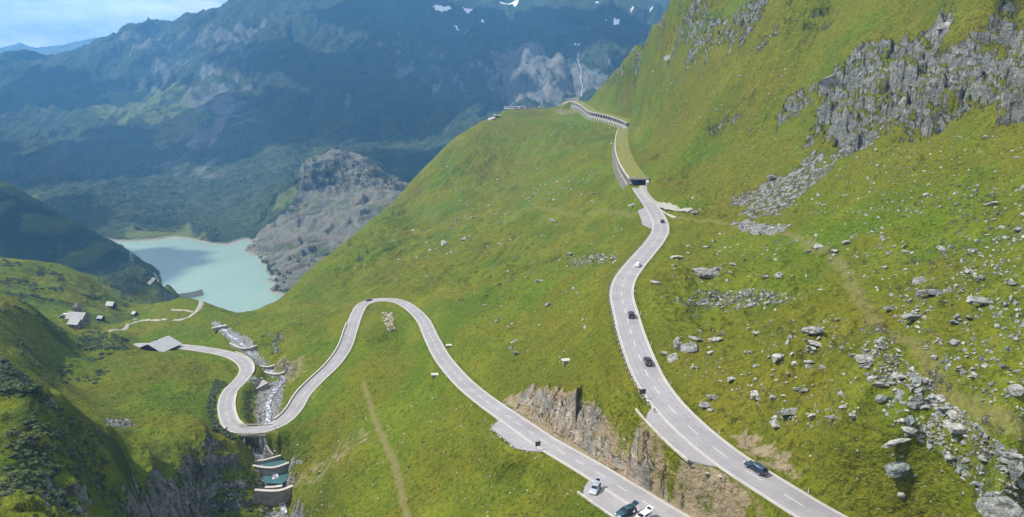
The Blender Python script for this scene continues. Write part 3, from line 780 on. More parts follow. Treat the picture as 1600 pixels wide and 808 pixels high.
    c = k.mix(k.attr('trail')[0][0], c, path)
    c = k.mix(scf, c, scr)
    c = k.mix(rf, c, rockc)
    shp = n.nodes.new('ShaderNodeSeparateXYZ'); k.link(k.g.outputs['Position'], shp.inputs[0])
    c = k.mix(k.ramp(k.math('MULTIPLY', k.math('ADD', shp.outputs[2], 300.0), .1, True), [(.06, .9), (.22, 0.0)]), c, (.28, .26, .20))
    k.link(c, b.inputs['Base Color'])
    h = k.math('ADD', k.math('MULTIPLY', fine, .5), k.math('MULTIPLY', vf, .22))
    b1 = k.bump(k.math('ADD', h, k.math('MULTIPLY', k.noise(p, .16, 6, .65), 1.1)), 1.0, 2.3)
    rh = k.math('ADD', k.math('MULTIPLY', k.voro(k.pos((1, 1, 1.6), (.3, .2, .4)), .6, 'F1'), .8), k.math('MULTIPLY', k.noise(p, 1.1, 7, .7), 1.3))
    b2 = k.bump(k.math('MULTIPLY', rh, k.math('MAXIMUM', rf, scf)), 1.0, .9, b1)
    k.link(b2, b.inputs['Normal'])
    return m

def mountain_material():
    m, n, b = mat('mountain_slope', .95); b.inputs['Specular IOR Level'].default_value = .05; k = NB(n); p = k.tc()
    ch, al = k.attr('ground')
    st = k.pos((1, .28, .45))
    f = k.ramp(k.noise(p, .012, 8, .65, .4), [(.30, (.034, .048, .020)), (.50, (.054, .068, .028)), (.68, (.085, .095, .042))])
    dots = k.ramp(k.noise(p, .085, 4, .7), [(.42, .75), (.54, 0.0)])
    f = k.mix(dots, f, (.014, .026, .012))
    mead = k.mix(k.noise(p, .03, 5, .6), (.075, .105, .022), (.15, .16, .05))
    rock = k.ramp(k.noise(st, .028, 9, .68, .7), [(.28, (.055, .060, .055)), (.48, (.115, .122, .108)), (.70, (.21, .215, .19))])
    wn = k.noise(p, .018, 7, .65)
    mf = k.ramp(k.math('ADD', ch[1], k.math('MULTIPLY', k.math('SUBTRACT', wn, .5), 1.6)), [(.42, 0.0), (.66, 1.0)])
    gn = k.noise(st, .010, 9, .68, .5)
    rf = k.math('ADD', ch[0], k.math('MULTIPLY', k.math('SUBTRACT', gn, .5), 1.9))
    rf = k.math('ADD', rf, k.ramp(k.slope(), [(.45, .38), (.75, 0.0)]))
    rf = k.ramp(rf, [(.42, 0.0), (.60, 1.0)])
    rock = k.mix(k.math('MULTIPLY', al, k.ramp(k.noise(p, .02, 6, .65), [(.35, .15), (.6, .8)])), rock, (.165, .148, .108))
    c = k.mix(mf, f, mead); c = k.mix(rf, c, rock)
    c = k.mix(k.math('MULTIPLY', al, k.ramp(k.noise(k.pos((.4, 1, 2.5)), .03, 7, .7), [(.50, 0.0), (.58, .8)])), c, (.085, .10, .03))
    c = k.mix(k.math('MULTIPLY', k.ramp(k.noise(p, .02, 5, .6), [(.45, 0.0), (.6, .35)]), rf), c, (.19, .165, .11))
    shp = n.nodes.new('ShaderNodeSeparateXYZ'); k.link(k.g.outputs['Position'], shp.inputs[0])
    shore = k.ramp(k.math('MULTIPLY', k.math('ADD', shp.outputs[2], 300.0), .1, True), [(.08, .9), (.30, 0.0)])
    c = k.mix(shore, c, (.30, .28, .22))
    sn = k.ramp(ch[2], [(.35, 0.0), (.6, 1.0)])
    c = k.mix(sn, c, (.82, .85, .88))
    k.link(c, b.inputs['Base Color'])
    h = k.math('ADD', k.noise(p, .05, 9, .7), k.math('MULTIPLY', k.noise(st, .02, 8, .65), 1.5))
    k.link(k.bump(h, .9, 14.0), b.inputs['Normal'])
    return m

def sheet_mesh(name, sheet, material, fields, keep=None):
    nv, nu = sheet.Z.shape
    co = np.stack([sheet.X, sheet.Y, sheet.Z], -1).reshape(-1, 3).astype(np.float32)
    i = np.arange(nv * nu).reshape(nv, nu)
    q = np.stack([i[:-1, :-1], i[:-1, 1:], i[1:, 1:], i[1:, :-1]], -1).reshape(-1, 4)
    if keep is not None:
        kq = (keep[:-1, :-1] | keep[:-1, 1:] | keep[1:, 1:] | keep[1:, :-1]).ravel()
        q = q[kq]
        used = np.zeros(len(co), bool); used[q.ravel()] = True
        rm = np.cumsum(used) - 1
        q = rm[q]; co = co[used]
    else: used = slice(None)
    me = bpy.data.meshes.new(name)
    me.vertices.add(len(co)); me.vertices.foreach_set('co', co.ravel())
    me.loops.add(q.size); me.loops.foreach_set('vertex_index', q.ravel().astype(np.int32))
    me.polygons.add(len(q)); me.polygons.foreach_set('loop_start', np.arange(0, q.size, 4, dtype=np.int32))
    me.update(calc_edges=True)
    me.polygons.foreach_set('use_smooth', np.ones(len(q), bool))
    for fn, chans in fields.items():
        a = me.color_attributes.new(fn, 'FLOAT_COLOR', 'POINT')
        d = np.stack([np.clip(c, 0, 1).ravel()[used] for c in chans], -1).astype(np.float32)
        a.data.foreach_set('color', d.ravel())
    me.materials.append(material)
    o = bpy.data.objects.new(name, me); COL.objects.link(o)
    o['kind'] = 'structure'
    return o
shrub = np.clip(left * sstep(.05, .5, fbm(near.X / 16, near.Y / 16, 3, 55)) + back * sstep(.15, .5, fbm(near.X / 34, near.Y / 34, 4, 57)) * .9, 0, 1)
shrub = np.maximum(shrub, sstep(800, 900, near.Y) * (near.X < -300) * sstep(-.9, -.2, fbm(near.X / 60, near.Y / 60, 4, 59)))
vis = (near.Z > -322)
MH = hillside_material(); MM = mountain_material()
zero = 0 * near.X
hillside = sheet_mesh('hillside', near, MH, {'ground': (mR, mD, mS, shrub), 'trail': (mP, np.clip(.55 * strk + .2 * lump, 0, 1), zero, zero)}, vis)
mountain = sheet_mesh('mountain', far, MM, {'ground': (fR, fM, fS, fR * (1 - up_))})
z2 = 0 * dist.X
distant = sheet_mesh('distant_mountain', dist, MM, {'ground': (z2 + .5, z2, z2, z2)})

# ------------------------------------------------------------------ lake
def lake():
    m, n, b = mat('glacial_water', .22); k = NB(n); p = k.tc()
    b.inputs['Specular IOR Level'].default_value = .5
    c = k.mix(k.ramp(k.noise(k.pos((1, .35, 1)), .006, 5, .6), [(.38, 0.0), (.62, 1.0)]), (.150, .225, .160), (.195, .270, .190))
    k.link(c, b.inputs['Base Color'])
    k.link(k.bump(k.noise(p, .35, 4, .6), .12, .25), b.inputs['Normal'])
    me = bpy.data.meshes.new('lake'); z = -300.0
    me.from_pydata([(-1100, 760, z), (60, 760, z), (60, 1700, z), (-1300, 1700, z)], [], [(0, 1, 2, 3)])
    me.materials.append(m)
    o = bpy.data.objects.new('lake', me); COL.objects.link(o); o['kind'] = 'structure'
lake()

# ------------------------------------------------------------------ haze
def haze():
    zb = float(min(near.Z[vis].min(), far.Z.min(), dist.Z.min())) - 1.0
    zt = float(max(far.Z.max(), dist.Z.max(), near.Z.max())) + 4.0
    x0 = -15000.; x1 = 8500.; y0 = -600.; y1 = 11200.
    me = bpy.data.meshes.new('haze')
    v = [(x, y, z) for x in (x0, x1) for y in (y0, y1) for z in (zb, zt)]
    me.from_pydata(v, [], [(0, 1, 3, 2), (4, 6, 7, 5), (0, 4, 5, 1), (2, 3, 7, 6), (0, 2, 6, 4), (1, 5, 7, 3)])
    m = bpy.data.materials.new('haze_air'); m.use_nodes = True; n = m.node_tree; n.nodes.clear()
    o_ = n.nodes.new('ShaderNodeOutputMaterial'); pv = n.nodes.new('ShaderNodeVolumePrincipled')
    pv.inputs['Color'].default_value = (.15, .48, 1.0, 1); pv.inputs['Density'].default_value = HAZE
    pv.inputs['Anisotropy'].default_value = 0.2
    n.links.new(pv.outputs[0], o_.inputs['Volume'])
    me.materials.append(m)
    o = bpy.data.objects.new('haze', me); COL.objects.link(o); o['kind'] = 'stuff'
    return zt
HAZE = 1.35e-4
ztop = haze()


# ------------------------------------------------------------------ object helpers
def simple(name, col, rough=.8, metal=0.0, var=.0, scale=2.0, bumpd=0.0):
    m, n, b = mat(name, rough); b.inputs['Metallic'].default_value = metal
    if var:
        k = NB(n); c1 = tuple(x * (1 - var) for x in col); c2 = tuple(min(1, x * (1 + var)) for x in col)
        f = k.noise(k.tc(), scale, 6, .65)
        k.link(k.mix(k.ramp(f, [(.3, 0.0), (.7, 1.0)]), c1, c2), b.inputs['Base Color'])
        if bumpd: k.link(k.bump(k.noise(k.tc(), scale * 2.5, 5, .6), .8, bumpd), b.inputs['Normal'])
    else: b.inputs['Base Color'].default_value = (*col, 1)
    return m
M = {}
M['conc'] = simple('pale_concrete', (.36, .33, .285), .9, 0, .28, .7, .05)
M['conc_d'] = simple('weathered_concrete', (.22, .205, .175), .9, 0, .35, .5, .08)
M['stonewall'] = simple('rubble_masonry', (.27, .245, .20), .9, 0, .45, 1.4, .12)
M['edge'] = simple('edge_kerb', (.33, .305, .26), .9, 0, .15, .5)
M['white'] = simple('road_paint', (.46, .45, .42), .8, 0, .12, 1.2)
M['wood_d'] = simple('dark_timber', (.045, .033, .024), .85, 0, .4, 1.5)
M['slate'] = simple('grey_roof_sheet', (.19, .195, .20), .55, 0, .22, .8)
M['slate_p'] = simple('pale_roof_sheet', (.29, .29, .285), .6, 0, .18, .8)
M['churchstone'] = simple('dark_church_stone', (.17, .15, .12), .9, 0, .35, .8)
M['gravel'] = simple('gravel', (.23, .215, .18), .95, 0, .3, .9, .06)
M['bark'] = simple('bark', (.06, .045, .03), .9)
M['tyre'] = simple('tyre_rubber', (.02, .02, .02), .8)
M['rim'] = simple('wheel_rim', (.35, .35, .36), .35, .7)
M['glass'] = simple('car_glass', (.012, .018, .024), .08); 
M['lamp'] = simple('lamp_glass', (.75, .75, .72), .15)
M['tail'] = simple('tail_lamp_glass', (.35, .015, .012), .2)
M['plate'] = simple('number_plate', (.7, .7, .7), .5)
M['signback'] = simple('sign_back', (.055, .055, .065), .5)
M['steel'] = simple('galvanised_steel', (.30, .31, .32), .45, .6)
M['trim'] = simple('dark_trim', (.02, .02, .022), .5)
def paint(name, col, rough=.28, metal=.35):
    m, n, b = mat(name, rough); b.inputs['Base Color'].default_value = (*col, 1); b.inputs['Metallic'].default_value = metal
    b.inputs['Coat Weight'].default_value = .6; b.inputs['Coat Roughness'].default_value = .06
    return m

def mkobj(name, verts, faces, material, parent=None, smooth=False, kind=None):
    me = bpy.data.meshes.new(name); me.from_pydata([tuple(v) for v in verts], [], faces); me.update()
    if material: me.materials.append(material)
    if smooth: me.polygons.foreach_set('use_smooth', [True] * len(me.polygons))
    o = bpy.data.objects.new(name, me); COL.objects.link(o)
    if parent: o.parent = parent
    if kind: o['kind'] = kind
    return o
def tag(o, label, cat, group=None):
    o['label'] = label; o['category'] = cat
    if group: o['group'] = group
    return o
def empty(name, loc, rz=0, label=None, cat=None, group=None):
    o = bpy.data.objects.new(name, None); COL.objects.link(o); o.location = loc; o.rotation_euler = (0, 0, rz); o.empty_display_size = .5
    if label: tag(o, label, cat, group)
    return o
def copy_tree(o, parent=None):
    c = o.copy(); COL.objects.link(c); c.parent = parent
    for ch in o.children: copy_tree(ch, c)
    return c
class MB:
    def __init__(s): s.v = []; s.f = []
    def poly(s, pts): n = len(s.v); s.v += [tuple(p) for p in pts]; s.f.append(tuple(range(n, n + len(pts))))
    def hexa(s, p):   # 8 points: bottom 4 ccw, top 4
        n = len(s.v); s.v += [tuple(q) for q in p]
        for f in ((3, 2, 1, 0), (4, 5, 6, 7), (0, 1, 5, 4), (1, 2, 6, 5), (2, 3, 7, 6), (3, 0, 4, 7)): s.f.append(tuple(n + i for i in f))
    def box(s, x0, x1, y0, y1, z0, z1, rot=0, c=(0, 0)):
        P = [(x0, y0), (x1, y0), (x1, y1), (x0, y1)]
        if rot:
            cr, sr = math.cos(rot), math.sin(rot)
            P = [(c[0] + (x - c[0]) * cr - (y - c[1]) * sr, c[1] + (x - c[0]) * sr + (y - c[1]) * cr) for x, y in P]
        s.hexa([(x, y, z0) for x, y in P] + [(x, y, z1) for x, y in P])
    def cyl(s, c, r, h, axis='z', n=16, r2=None):
        r2 = r if r2 is None else r2; b = len(s.v)
        for k, (rr, t) in enumerate(((r, -h / 2), (r2, h / 2))):
            for i in range(n):
                a = 2 * math.pi * i / n; p = (rr * math.cos(a), rr * math.sin(a), t)
                if axis == 'y': p = (p[0], p[2], p[1])
                if axis == 'x': p = (p[2], p[0], p[1])
                s.v.append((c[0] + p[0], c[1] + p[1], c[2] + p[2]))
        for i in range(n): j = (i + 1) % n; s.f.append((b + i, b + j, b + n + j, b + n + i))
        s.f.append(tuple(b + i for i in range(n))[::-1]); s.f.append(tuple(b + n + i for i in range(n)))
    def build(s, name, m, parent=None, smooth=False, bevel=0, kind=None):
        o = mkobj(name, s.v, s.f, m, parent, smooth, kind)
        bm = bmesh.new(); bm.from_mesh(o.data); bmesh.ops.recalc_face_normals(bm, faces=bm.faces); bm.to_mesh(o.data); bm.free()
        if bevel:
            md = o.modifiers.new('bevel', 'BEVEL'); md.width = bevel; md.segments = 2
        return o
G = near
def ground(px, py):
    h = G.hit(px, py)
    return h if h is not None else PF(px, py, 1200)

# ------------------------------------------------------------------ roads
def asphalt():
    m, n, b = mat('worn_asphalt', .85); k = NB(n); p = k.tc()
    c = k.ramp(k.noise(p, .12, 6, .6), [(.3, (.185, .175, .175)), (.7, (.255, .243, .240))])
    c = k.mix(k.ramp(k.noise(p, .9, 5, .65), [(.35, .22), (.55, 0.0)]), c, (.13, .125, .125))
    at = n.nodes.new('ShaderNodeAttribute'); at.attribute_name = 'lane'
    w = k.ramp(k.math('ADD', k.math('ABSOLUTE', at.outputs['Fac']), k.math('MULTIPLY', k.noise(p, .25, 4, .6), .12)), [(.0, .0), (.42, .0), (.50, .35), (.58, .0), (1.0, .1)])
    c = k.mix(w, c, (.13, .125, .12))
    k.link(c, b.inputs['Base Color'])
    k.link(k.bump(k.noise(p, 9, 3, .6), .3, .02), b.inputs['Normal'])
    return m
M['asphalt'] = asphalt()
def densify(R, step=1.0):
    s = np.concatenate([[0], np.cumsum(np.linalg.norm(np.diff(R[:, :2], axis=0), axis=1))])
    si = np.arange(0, s[-1], step)
    return np.stack([np.interp(si, s, R[:, k]) for k in range(3)], 1)
def ribbon(name, R, l0, l1, dz, m, parent=None, skirt=0.0, kind='structure', lane=False, prof=None):
    L = lateral(R); n = len(R)
    a = np.full(n, l0, float) if np.isscalar(l0) else l0; b = np.full(n, l1, float) if np.isscalar(l1) else l1
    P = []
    rows = []
    if skirt: rows.append((a, dz - skirt))
    rows += [(a, dz)]
    if lane: rows += [(a * .5 + b * .5, dz)]
    rows += [(b, dz)]
    if skirt: rows.append((b, dz - skirt))
    for w, z in rows:
        q = R.copy(); q[:, :2] += L * w[:, None]; q[:, 2] += z; P.append(q)
    V = np.concatenate(P); F = []
    for r in range(len(rows) - 1):
        for i in range(n - 1): F.append((r * n + i, (r + 1) * n + i, (r + 1) * n + i + 1, r * n + i + 1))
    o = mkobj(name, V, F, m, parent, False, kind)
    if lane:
        at = o.data.attributes.new('lane', 'FLOAT', 'POINT')
        vals = []
        for w, z in rows: vals += list((w - (a + b) / 2) / ((b - a) / 2))
        at.data.foreach_set('value', np.array(vals, np.float32))
    return o
def road_mesh(R, hw, name):
    R = densify(R, 1.0)
    r = ribbon(name, R, -hw, hw, 0, M['asphalt'], None, .7, lane=True)
    ribbon('edge_strip', R, -hw - .35, -hw + .03, .012, M['edge'], r, .7)
    ribbon('edge_strip', R, hw - .03, hw + .35, .012, M['edge'], r, .7)
    ribbon('edge_line', R, -hw + .22, -hw + .36, .006, M['white'], r)
    ribbon('edge_line', R, hw - .36, hw - .22, .006, M['white'], r)
    L = lateral(R); mb = MB()
    for i in range(0, len(R) - 5, 9):
        for j in range(i, i + 4):
            p, q = R[j], R[j + 1]
            mb.poly([(p[0] - L[j, 0] * .075, p[1] - L[j, 1] * .075, p[2] + .006), (p[0] + L[j, 0] * .075, p[1] + L[j, 1] * .075, p[2] + .006),
                     (q[0] + L[j + 1, 0] * .075, q[1] + L[j + 1, 1] * .075, q[2] + .006), (q[0] - L[j + 1, 0] * .075, q[1] - L[j + 1, 1] * .075, q[2] + .006)])
    mb.build('centre_line', M['white'], r, kind='structure')
    return r
full_up = np.vstack([road_up[:-1], gl1[2:], gl2[4:]])
full_up = spline([Vector(p) for p in full_up[::4]], 2.0)
road_mesh(full_up, HWU - .25, 'road')
road_mesh(road_low, HWL - .2, 'road')
for R, i0, i1, w in BAYS:
    a, b, pr = bay_profile(i0, i1, w); hw = (HWU - .25 if R is road_up else HWL - .2) + .36
    seg = R[a:b + 1]
    if len(seg) > 3:
        ribbon('parking_bay', seg, -hw - pr - .02, np.full(len(seg), -hw), -.02, M['asphalt'], None, .5)
# gravel tracks
def track(name, P, hw, lift=.4, m=None):
    R = [ground(*p) for p in P]
    R = densify(spline(R, 1.5), 1.5)
    L = lateral(R); zz = []
    n = len(R)
    W = [-1.0, -.5, 0, .5, 1.0]; V = []; F = []
    wob = [1 + .18 * mnoise.noise(Vector((i * .15, k * 7., 0))) for k in (0, 1) for i in range(n)]
    for k, w in enumerate(W):
        for i in range(n):
            f = wob[i] if w < 0 else wob[n + i]
            x = R[i, 0] + L[i, 0] * w * hw * f; y = R[i, 1] + L[i, 1] * w * hw * f
            zc = max(G.at(x, y), G.at(R[i, 0], R[i, 1]) - .5)
            V.append((x, y, zc + lift - (.35 if abs(w) == 1 else 0)))
    for k in range(len(W) - 1):
        for i in range(n - 1): F.append((k * n + i, (k + 1) * n + i, (k + 1) * n + i + 1, k * n + i + 1))
    return mkobj(name, V, F, m or M['gravel'], None, True, 'structure')
track('gravel_track', [(168,519),(182,516),(198,511),(206,506),(218,502),(240,500),(262,500)], 1.3)
track('gravel_track', [(272,500),(290,498),(300,492),(309,484),(314,476),(316,470)], 1.7)
track('gravel_track', [(268,484),(285,485),(302,488)], .8)
track('gravel_track', [(1004,291),(1009,303),(1019,314),(1034,322),(1052,327),(1070,329),(1080,331)], 2.3, .55)
track('footpath', [(1029,326),(1040,333),(1056,340)], 1.0, .12)
track('gravel_track', [(232,445),(240,436),(243,430),(240,426)], 2.2, .5)
track('gravel_track', [(186,363),(205,382),(214,392),(214,400),(206,410)], 3.2, 1.0)

# ------------------------------------------------------------------ water of the stream
def foam():
    m, n, b = mat('rushing_water', .35); k = NB(n); p = k.tc()
    c = k.ramp(k.noise(p, .55, 7, .72, .8), [(.40, (.055, .055, .055)), (.50, (.16, .165, .17)), (.585, (.42, .46, .50)), (.64, (.80, .83, .86))])
    k.link(c, b.inputs['Base Color']); k.link(k.bump(k.noise(p, 1.5, 5, .7), .8, .3), b.inputs['Normal'])
    return m
M['foam'] = foam()
st_d = densify(stream, 1.0)
wv = 1.15 + .5 * np.array([mnoise.noise(Vector((i * .11, 3., 0))) for i in range(len(st_d))])
ribbon('stream', st_d, -wv, wv * 1.05, -.02, M['foam'])
def poolm():
    m, n, b = mat('pool_water', .12); k = NB(n)
    k.link(k.mix(k.noise(k.tc(), .3, 3, .5), (.03, .075, .08), (.06, .125, .13)), b.inputs['Base Color'])
    return m
M['pool'] = poolm()
for poly, dr in POOLS:
    mkobj('pool', [tuple(PD(a, b, dr)) for a, b in poly], [tuple(range(len(poly)))], M['pool'], None, False, 'structure')

# ------------------------------------------------------------------ walls and check dams
def wall(name, P, thick, up, down, m, label, cat, group=None, cap=None):
    """P: world points of the top edge line"""
    R = spline(P, 1.5) if len(P) > 2 else np.array([tuple(p) for p in P])
    L = lateral(R); c = R[0].copy()
    e = empty(name, tuple(c - np.array([0, 0, down])), 0, label, cat, group)
    def strip(nm, hw, z0, z1, mm, batter=0):
        V = []; n = len(R)
        for w, z in ((-hw - batter, z0), (-hw, z1), (hw, z1), (hw + batter, z0)):
            q = R.copy(); q[:, :2] += L * w; q[:, 2] += z; V.append(q - c + np.array([0, 0, down]))
        V = np.concatenate(V); F = []
        for r in range(4):
            r2 = (r + 1) % 4
            for i in range(n - 1): F.append((r * n + i, r2 * n + i, r2 * n + i + 1, r * n + i + 1))
        F.append((0, n, 2 * n, 3 * n)); F.append((n - 1, 4 * n - 1, 3 * n - 1, 2 * n - 1))
        o = mkobj(nm, V, F, mm, e)
        bm = bmesh.new(); bm.from_mesh(o.data); bmesh.ops.recalc_face_normals(bm, faces=bm.faces); bm.to_mesh(o.data); bm.free()
    strip('wall_body', thick / 2, -down, up - .25, m, .12)
    strip('coping', thick / 2 + .1, up - .25, up, cap or M['conc'])
    return e
def dropwall(name, pix, drops, thick, down, label, group=None, up=.3):
    return wall(name, [PD(a, b, d) for (a, b), d in zip(pix, drops)], thick, up, down, M['conc_d'], label, 'dam' if 'dam' in name else 'wall', group)
dropwall('check_dam', [(392,727),(408,731),(429,731.5),(443,727),(454,722.5),(466,719.5),(479,717)], [148.8,149.9,150.1,150.1,149.7,149.2,148.5], 1.1, 3.2, 'low curved concrete check dam holding a small pool just below the road bridge')
dropwall('check_dam', [(398,766),(420,768),(441,767),(452,762),(462,757.5),(474,754),(490,751)], [151.8,152.7,152.7,152.4,152.0,151.2,150.2], 1.3, 6.0, 'tallest concrete check dam with a dark face, lowest one across the stream')
dropwall('check_dam', [(396,721),(414,719.5),(428,715),(439,712)], [149.3,149.6,149.5,148.8], .8, 1.8, 'short straight weir nearest the road bridge, upstream of the first pool')
dropwall('check_dam', [(414,762),(428,761.5),(441,759.5)], [152.1,152.3,152.1], 1.2, 1.6, 'small pale spillway block standing just behind the tallest check dam')
dropwall('check_dam', [(359,536.5),(368,541),(382,545.5),(392,544),(401,540)], [144.0,144.5,144.9,144.7,143.7], 1.0, 3.6, 'curved dark check dam beside the brown crag, farthest up the stream')
dropwall('check_dam', [(403,571),(412,573.5),(421,574),(429,570.5),(437,565)], [144.8,145.4,145.6,145.3,144.4], 1.0, 3.8, 'curved check dam with a tall dark face, below the brown crag')
dropwall('check_dam', [(413,581),(424,584.5),(434,585.5),(445,581.5),(453,577.5)], [145.8,146.2,146.3,146.0,145.4], 1.2, 2.2, 'low wide-topped check dam right below the one with the tall dark face')
dropwall('check_dam', [(443,603),(452,602.5),(462,601.5)], [146.5,146.7,146.3], .8, 1.8, 'short straight sill at the lower end of the paved stream stretch')
dropwall('retaining_wall', [(392,612),(404,606),(419,598)], [146.0,146.0,146.0], .6, 3.2, 'dark retaining wall along the grey gravel terrace inside the road bend')
dropwall('retaining_wall', [(375,617),(373,628),(378,640),(386,648)], [144.8,145.2,146,147], .5, 2.0, 'shadowed wall down the grass inside the hairpin above the bridge')
dropwall('retaining_wall', [(388,594),(399,592.5),(411,591)], [145.2,145.2,145.2], .7, 1.4, 'short pale wall at the top of the grey gravel terrace')
dropwall('retaining_wall', [(331,513),(341,511),(354,508.5)], [144.2,144.2,144.0], 1.6, 1.4, 'flat pale concrete sill at the head of the stream')
# gravel terrace
mkobj('gravel_terrace', [tuple(PD(a, b, 145.9)) for a, b in ((374,604),(392,612.5),(404,606.5),(419,598.5),(411,592),(396,591),(380,595))], [tuple(range(7))], M['gravel'], None, False, 'structure')
# bridge
def bridge():
    i = nearpix(road_low, 398, 672); R = road_low; t = R[i + 1] - R[i - 1]; ang = math.atan2(t[1], t[0]); c = R[i]
    e = empty('road_bridge', (c[0], c[1], c[2] - 8), ang, 'short road bridge with a slotted parapet over the dark stream opening', 'bridge')
    hw = HWL + .25
    a = MB(); a.box(-6.6, 6.6, -hw - .3, hw + .3, 6.9, 7.55); a.build('deck_slab', M['conc_d'], e)
    for s_ in (-1, 1):
        b_ = MB(); b_.box(s_ * 5.2 - .8, s_ * 5.2 + .8, -hw - .2, hw + .2, -3.6, 6.88); b_.build('abutment', M['conc_d'], e)
    for s_ in (-1, 1):
        p = MB(); y0 = s_ * (hw + .12)
        p.box(-7, 7, y0 - .16, y0 + .16, 8.72, 8.95); p.build('parapet_rail', M['conc'], e)
        for k in range(12):
            q = MB(); x = -6.6 + k * 1.2; q.box(x - .18, x + .18, y0 - .14, y0 + .14, 7.56, 8.71); q.build('baluster', M['conc'], e)
    return e
bridge()
dropwall('wing_wall', [(382,680),(381,690),(381.5,700)], [142.5,144.6,147.0], .6, 5.0, 'pale sloping wing wall left of the bridge opening')
dropwall('wing_wall', [(414,680),(415,692),(418,701),(427,711)], [142.5,144.6,146.6,148.8], .6, 4.0, 'pale sloping wing wall right of the bridge opening')
dropwall('wing_wall', [(383,702),(384,710),(387,716)], [147.4,148.4,149.2], .6, 3.0, 'short pale wall stub below the left wing wall of the bridge')
# parapets of the lower road
def side_wall(R, p0, p1, off, h, label, thick=.4, name='parapet_wall', m=None, down=1.5):
    i0, i1 = nearpix(R, *p0), nearpix(R, *p1); i0, i1 = sorted((i0, i1)); seg = R[i0:i1 + 1].copy(); L = lateral(R)[i0:i1 + 1]
    seg[:, :2] += L * off
    return wall(name, [Vector(p) for p in seg[::2]], thick, h, down, m or M['stonewall'], label, 'wall')
oL = HWL + .42
side_wall(road_low, (551,505), (430,664), oL, .75, 'long low parapet wall on the valley side of the road down to the bridge', .45)
side_wall(road_low, (360,553), (384,588), oL, .8, 'pale parapet round the outside of the bend above the gravel terrace', .5, m=M['conc'])
side_wall(road_low, (368,669), (353,616), oL, .3, 'low kerb wall on the inner side of the tight hairpin', .4, m=M['conc'])
dropwall('retaining_wall', [(459,662),(474,650),(490,638),(505,622),(512,616)], [141,140,139,137.5,137], .6, 2.2, 'dark retaining wall in the grass below the road right of the bridge')
for R, a, b, off, h, lab in [(road_up, (1016,652), (1120,722), -(HWU + 4.1), .2, 'low stone edging along the outside of the parking bay by the upper road'),
                             (road_low, (945,775), (1010,830), -(HWL + 5.6), .25, 'low stone edging behind the parked cars beside the lower road')]:
    side_wall(R, a, b, off, h, lab, .12, 'stone_edging', M['stonewall'], .3)

